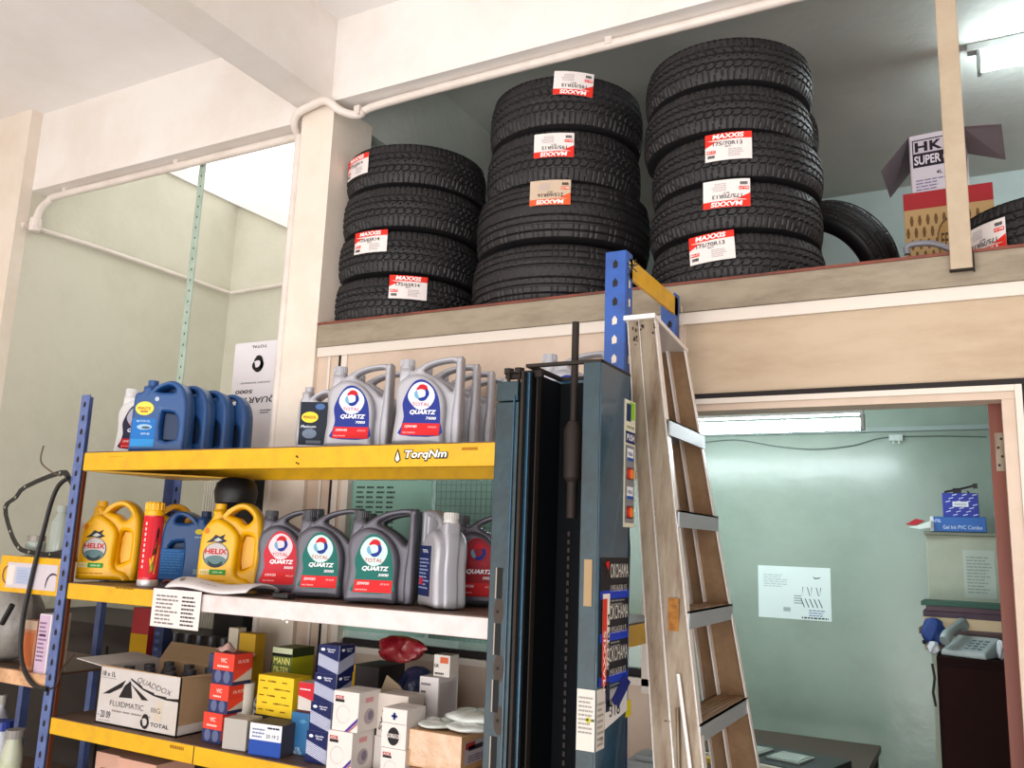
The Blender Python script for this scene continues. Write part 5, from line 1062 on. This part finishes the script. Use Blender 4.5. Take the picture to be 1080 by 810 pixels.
# office cabinet with phone, files and boxes
Yc0 = 3.50
bx0 = at(976, 560, Yc0).x; btop = zt(1000, 564.5, Yc0)
o = MB().box(bx0, .40, Yc0, 3.79, 0, btop, 0).box(bx0-.006, .40, Yc0-.006, 3.79, btop, btop+.012, 0).build('filing_cupboard', mat('pale_green_cupboard', '#a3aa98', .55, dirt='#8c917c', dirt_amt=.6, scale=5), bevel=.003); cat_(o, 'pale green tall cupboard against the office wall', 'cupboard')
fz = btop+.0125
a_ = at(979, 550, Yc0).x; b_ = at(1040, 550, Yc0).x
def blf(d, w, h): d.text('INTEL', -w*.38, h*.72, h*.2, '#cfe0f2', w*.16, 1, .8).text('Gel Ink PVC Combo', w*.08, h*.3, h*.26, '#cfe0f2', w*.7, 1, .3).rect(-w/2, 0, -w*.44, h, '#dfe3e6', 1)
c_ = carton('flat_box', 'flat blue box with white lettering on top of the office cupboard', 'box', 981, 1040, 1042, 550, Yc0-.03, fz, fz+.052, '#2a62ae', None, blf, depth=.2)
def bsf(d, w, h):
    rnd = random.Random(3)
    for r in range(7):
        for k in range(4):
            u = -w*.5+w*.28*k+w*.09*(r % 3); v = h*(.04+.14*r)
            if u+w*.14 < w/2 and u > -w*.48: d.poly([(u, v), (u+w*.13, v+h*.05), (u+w*.13, v+h*.09), (u, v+h*.04)], '#d0d6ec', 1)
    d.rect(-w*.22, h*.42, w*.22, h*.64, '#e3e8ee', 2).text('Genuine', 0, h*.53, h*.07, '#38485a', w*.32, 3, .4)
bs = carton('striped_box', 'square blue box with slanted white dashes on the flat blue box', 'box', 994, 1032, 1034, 530, Yc0-.02, fz+.0525, zt(1012, 520, Yc0-.02), '#22329a', None, bsf, depth=.13)
q = at(1010, 518, Yc0+.03); zt_ = bs.location.z+.145
mb = MB().tube([at(996, 519, Yc0+.0), at(1012, 516, Yc0+.0), at(1028, 512, Yc0+.0)], .004, 6).box(at(1005, 519, Yc0).x, at(1014, 519, Yc0).x, Yc0, Yc0+.02, at(1010, 519, Yc0).z-.004, at(1010, 516, Yc0).z+.004).tube([at(1020, 518, Yc0), at(1023, 521, Yc0)], .003, 6)
mb.box(at(1026, 514, Yc0).x, at(1031, 514, Yc0).x, Yc0-.005, Yc0+.015, at(1028, 515, Yc0).z, at(1028, 510, Yc0).z)
o = mb.build('wiper_arm', m_black); cat_(o, 'thin black wiper arm lying on the dashed blue box', 'wiper arm')
mb = MB(); q = [at(px, py, Yc0-.06) for px, py in ((955, 554), (963, 550), (972, 550), (980, 549))]
o = MB().slab([at(955, 553, 3.46), at(966, 547, 3.46), at(975, 549, 3.46), at(966, 554, 3.46)], (0, .03, 0)).build('red_tool', [ink('#b03038')]); cat_(o, 'red and black plier handle sticking out left of the flat box', 'tool')
o = MB().slab([at(958, 556, 3.45), at(972, 553, 3.45), at(982, 549, 3.45), at(982, 556, 3.45), at(970, 558, 3.45)], (0, .04, 0)).build('paper_packet', [ink('#d3dcd8')]); cat_(o, 'white packet flap at the left end of the flat blue box', 'packet')
# note on the cupboard
a_, b_ = at(1015, 580, Yc0-.002), at(1052, 632, Yc0-.002); wv = b_.x-a_.x; hv_ = a_.z-b_.z
o = MB().box(-wv/2, wv/2, 0, .001, -hv_/2, hv_/2).build('pinned_note', ink('#b9c3ba', .8)); o.location = ((a_.x+b_.x)/2, Yc0-.002, (a_.z+b_.z)/2); cat_(o, 'pale typed note pinned to the office cupboard', 'paper'); d = Decal(); d.lines(-wv*.4, -hv_*.4, wv*.4, hv_*.4, 12, '#98a49c'); d.build('typed_text', o, on_front(0))
# desk cabinet in front with files and phone
Yd = 3.12; dz = zt(1010, 694, Yd); dx0 = at(988, 700, Yd).x
o = MB().box(dx0, .40, Yd, Yc0-.02, 0, dz, 0).box(dx0+.01, .39, Yd-.003, Yd, dz-.42, dz-.03, 1).box(dx0+.01, .39, Yd-.003, Yd, .05, dz-.45, 1).build('side_cabinet', [mat('dark_red_wood', '#1c0c0b', .85, spec=.12), mat('dark_red_wood_panel', '#22100e', .85, spec=.12)], bevel=.003); cat_(o, 'dark red brown cabinet under the telephone', 'cabinet')
fy = Yc0-.21; zf = dz
specs = [('#8d8470', .012, 0, 'cream folder at the bottom of the file pile'), ('#6d5548', .016, .01, 'brown folder second in the file pile'), ('#a39a84', .014, .0, 'beige folder third in the file pile'), ('#594444', .018, -.012, 'dark brown file in the middle of the file pile'), ('#c2ae8c', .03, .0, 'thick manila file in the upper file pile'), ('#3a2636', .016, .0, 'dark purple file under the top one'), ('#46303c', .014, .008, 'plum coloured file near the top of the pile'), ('#1d4a3c', .012, -.004, 'dark green file on top of the pile')]
zf = dz+.001
k_ = (zt(1010, 636, fy)-dz)/sum(s_[1] for s_ in specs)
for i, (c_, th, dx_, lb) in enumerate(specs):
    h_ = th*k_; o = MB().box(-.14, .14, -.09, .09, 0, h_-.0006).box(-.135, .138, -.087, .088, .002, h_-.003, 1).build('file_folder', [mat('folder_'+c_.lstrip('#'), c_, .6), ink('#cfc8b8')], bevel=.001); o.location = (at(1020, 680, fy+.09).x+dx_+.015, fy+.09, zf); o.rotation_euler = (0, 0, dx_*3); zf += h_; cat_(o, lb, 'file', 'files on the office cabinet')
# telephone
q = at(1023, 693, Yd+.05); t = empty('telephone', (q.x+.004, Yd+.078, dz+.001), math.radians(-22), 'grey desk telephone on the dark cabinet', 'telephone'); t.scale = (.82, .9, 1.0)
m_ph = mat('phone_grey', '#9aa6a6', .4)
MB().hexa([(-.085, -.07, 0), (.085, -.07, 0), (.085, .07, 0), (-.085, .07, 0), (-.08, -.068, .018), (.08, -.068, .018), (.08, .068, .06), (-.08, .068, .06)]).build('phone_base', m_ph, t, bevel=.006)
MB().tube(spl([(-.058, -.085, .045), (-.058, -.06, .062), (-.058, 0, .082), (-.058, .055, .094), (-.058, .08, .085)], 4, closed=False), [.018, .019, .02, .02, .02, .016, .015, .015, .015, .015, .015, .016, .019, .02, .02, .02, .018], 12).build('handset', mat('phone_handset', '#8b9898', .35), t, smooth=True)
mb = MB()
for r in range(4):
    for c_ in range(3): x = -.005+.024*c_; y = -.045+.022*r; zz = .018+(y+.068)/.136*.042; mb.box(x, x+.015, y, y+.011, zz-.002, zz+.004)
mb.build('keypad', mat('phone_key', '#59646a', .5), t)
blob('paper_pile', 985, 690, Yd+.06, .015, .02, .02, dz, ink('#c9cdd2', .7), 'crumpled white paper left of the telephone', 'paper', 11, .3)
blob('blue_cloth', 983, 672, Yd+.12, .03, .03, .045, dz+.02, ink('#38508a', .6), 'small blue printed pouch beside the file pile', 'pouch', 12, .25).location.x += .005
blob('white_pad', 1056, 690, Yd+.05, .012, .02, .03, dz, ink('#c9cdd2', .7), 'white paper bundle right of the telephone', 'paper', 13, .2)
o = MB().tube([at(983, 700, Yd-.01), at(986, 715, Yd-.01), at(984, 730, Yd-.01), at(987, 745, Yd-.01)], .004, 6).build('phone_cord', m_black); cat_(o, 'black cord hanging down the left side of the dark cabinet', 'cord')
q = at(972, 677, 3.79); o = MB().lathe([(0, -.06), (.003, -.06), (.003, -.004), (.009, -.004), (.009, 0), (0, 0)], 10, axis='y').build('wall_hook', m_rust); o.location = (at(975, 677, 3.79).x, 3.799, q.z); cat_(o, 'small rusty peg in the office wall beside the cupboard', 'peg')

# desk with paperwork seen at the bottom of the doorway
Yk = 2.95; kz = zt(850, 804, Yk)
t = empty('office_desk', (-.55, 3.1, 0), 0, 'office desk at the bottom of the doorway', 'desk')
MB().box(-.42, .20, -.25, .45, kz-.06, kz-.035).build('desk_top', mat('desk_wood', '#4a3a30', .5), t, bevel=.003)
for x in (-.4, .16):
    for y in (-.23, .41): MB().box(x, x+.03, y, y+.03, 0, kz-.06).build('leg', m_dark, t)
o = MB().box(-.20, .20, -.13, .13, 0, .028, 0).box(-.20, .20, -.134, -.13, .003, .025, 1).build('ring_file', [mat('file_black', '#1f2426', .4), ink('#d8dcd4')], bevel=.002); o.location = (-.62, 3.02, kz-.034); o.rotation_euler = (0, 0, -.25); cat_(o, 'black bound document file lying on the office desk', 'file')
for k in range(2):
    c = MB().box(-.055, .055, -.06, .06, 0, .006).box(-.045, .045, -.05, .05, .006, .008, 1).build('plastic_tray', [mat('clear_tray', '#8f9a94', .2), mat('clear_tray_lid', '#a3aea6', .15)], bevel=.002); c.location = (-.70+.135*k, 3.03-.035*k, kz-.0055); c.rotation_euler = (0, 0, -.25); cat_(c, ['clear plastic case lying on the file, left one', 'clear plastic case lying on the file, right one'][k], 'plastic case', 'clear cases on the desk file')
o = MB().box(-.17, .17, -.012, .012, 0, .016).build('yellow_strip', mat('yellow_strip', '#c9a83a', .6)); o.location = (-.66, 2.868, kz-.034); o.rotation_euler = (0, 0, -.25); cat_(o, 'yellow folded strip in front of the desk file', 'strip')
# grey plastic lump between column and ladder at the bottom
o = MB().box(-.05, .05, -.05, .05, 0, .05).box(-.03, .055, -.055, .02, .05, .065).build('plastic_bracket', mat('grey_plastic', '#9aa09e', .5), bevel=.008); q = at(680, 800, 2.1); o.location = (q.x+.012, 2.12, q.z-.05); cat_(o, 'grey plastic block between lift column and ladder', 'bracket')
o2 = MB().box(-.045, .045, -.05, .05, -o.location.z, 0).build('support_stand', mat('dark_stand', '#5a4c40', .7), o)
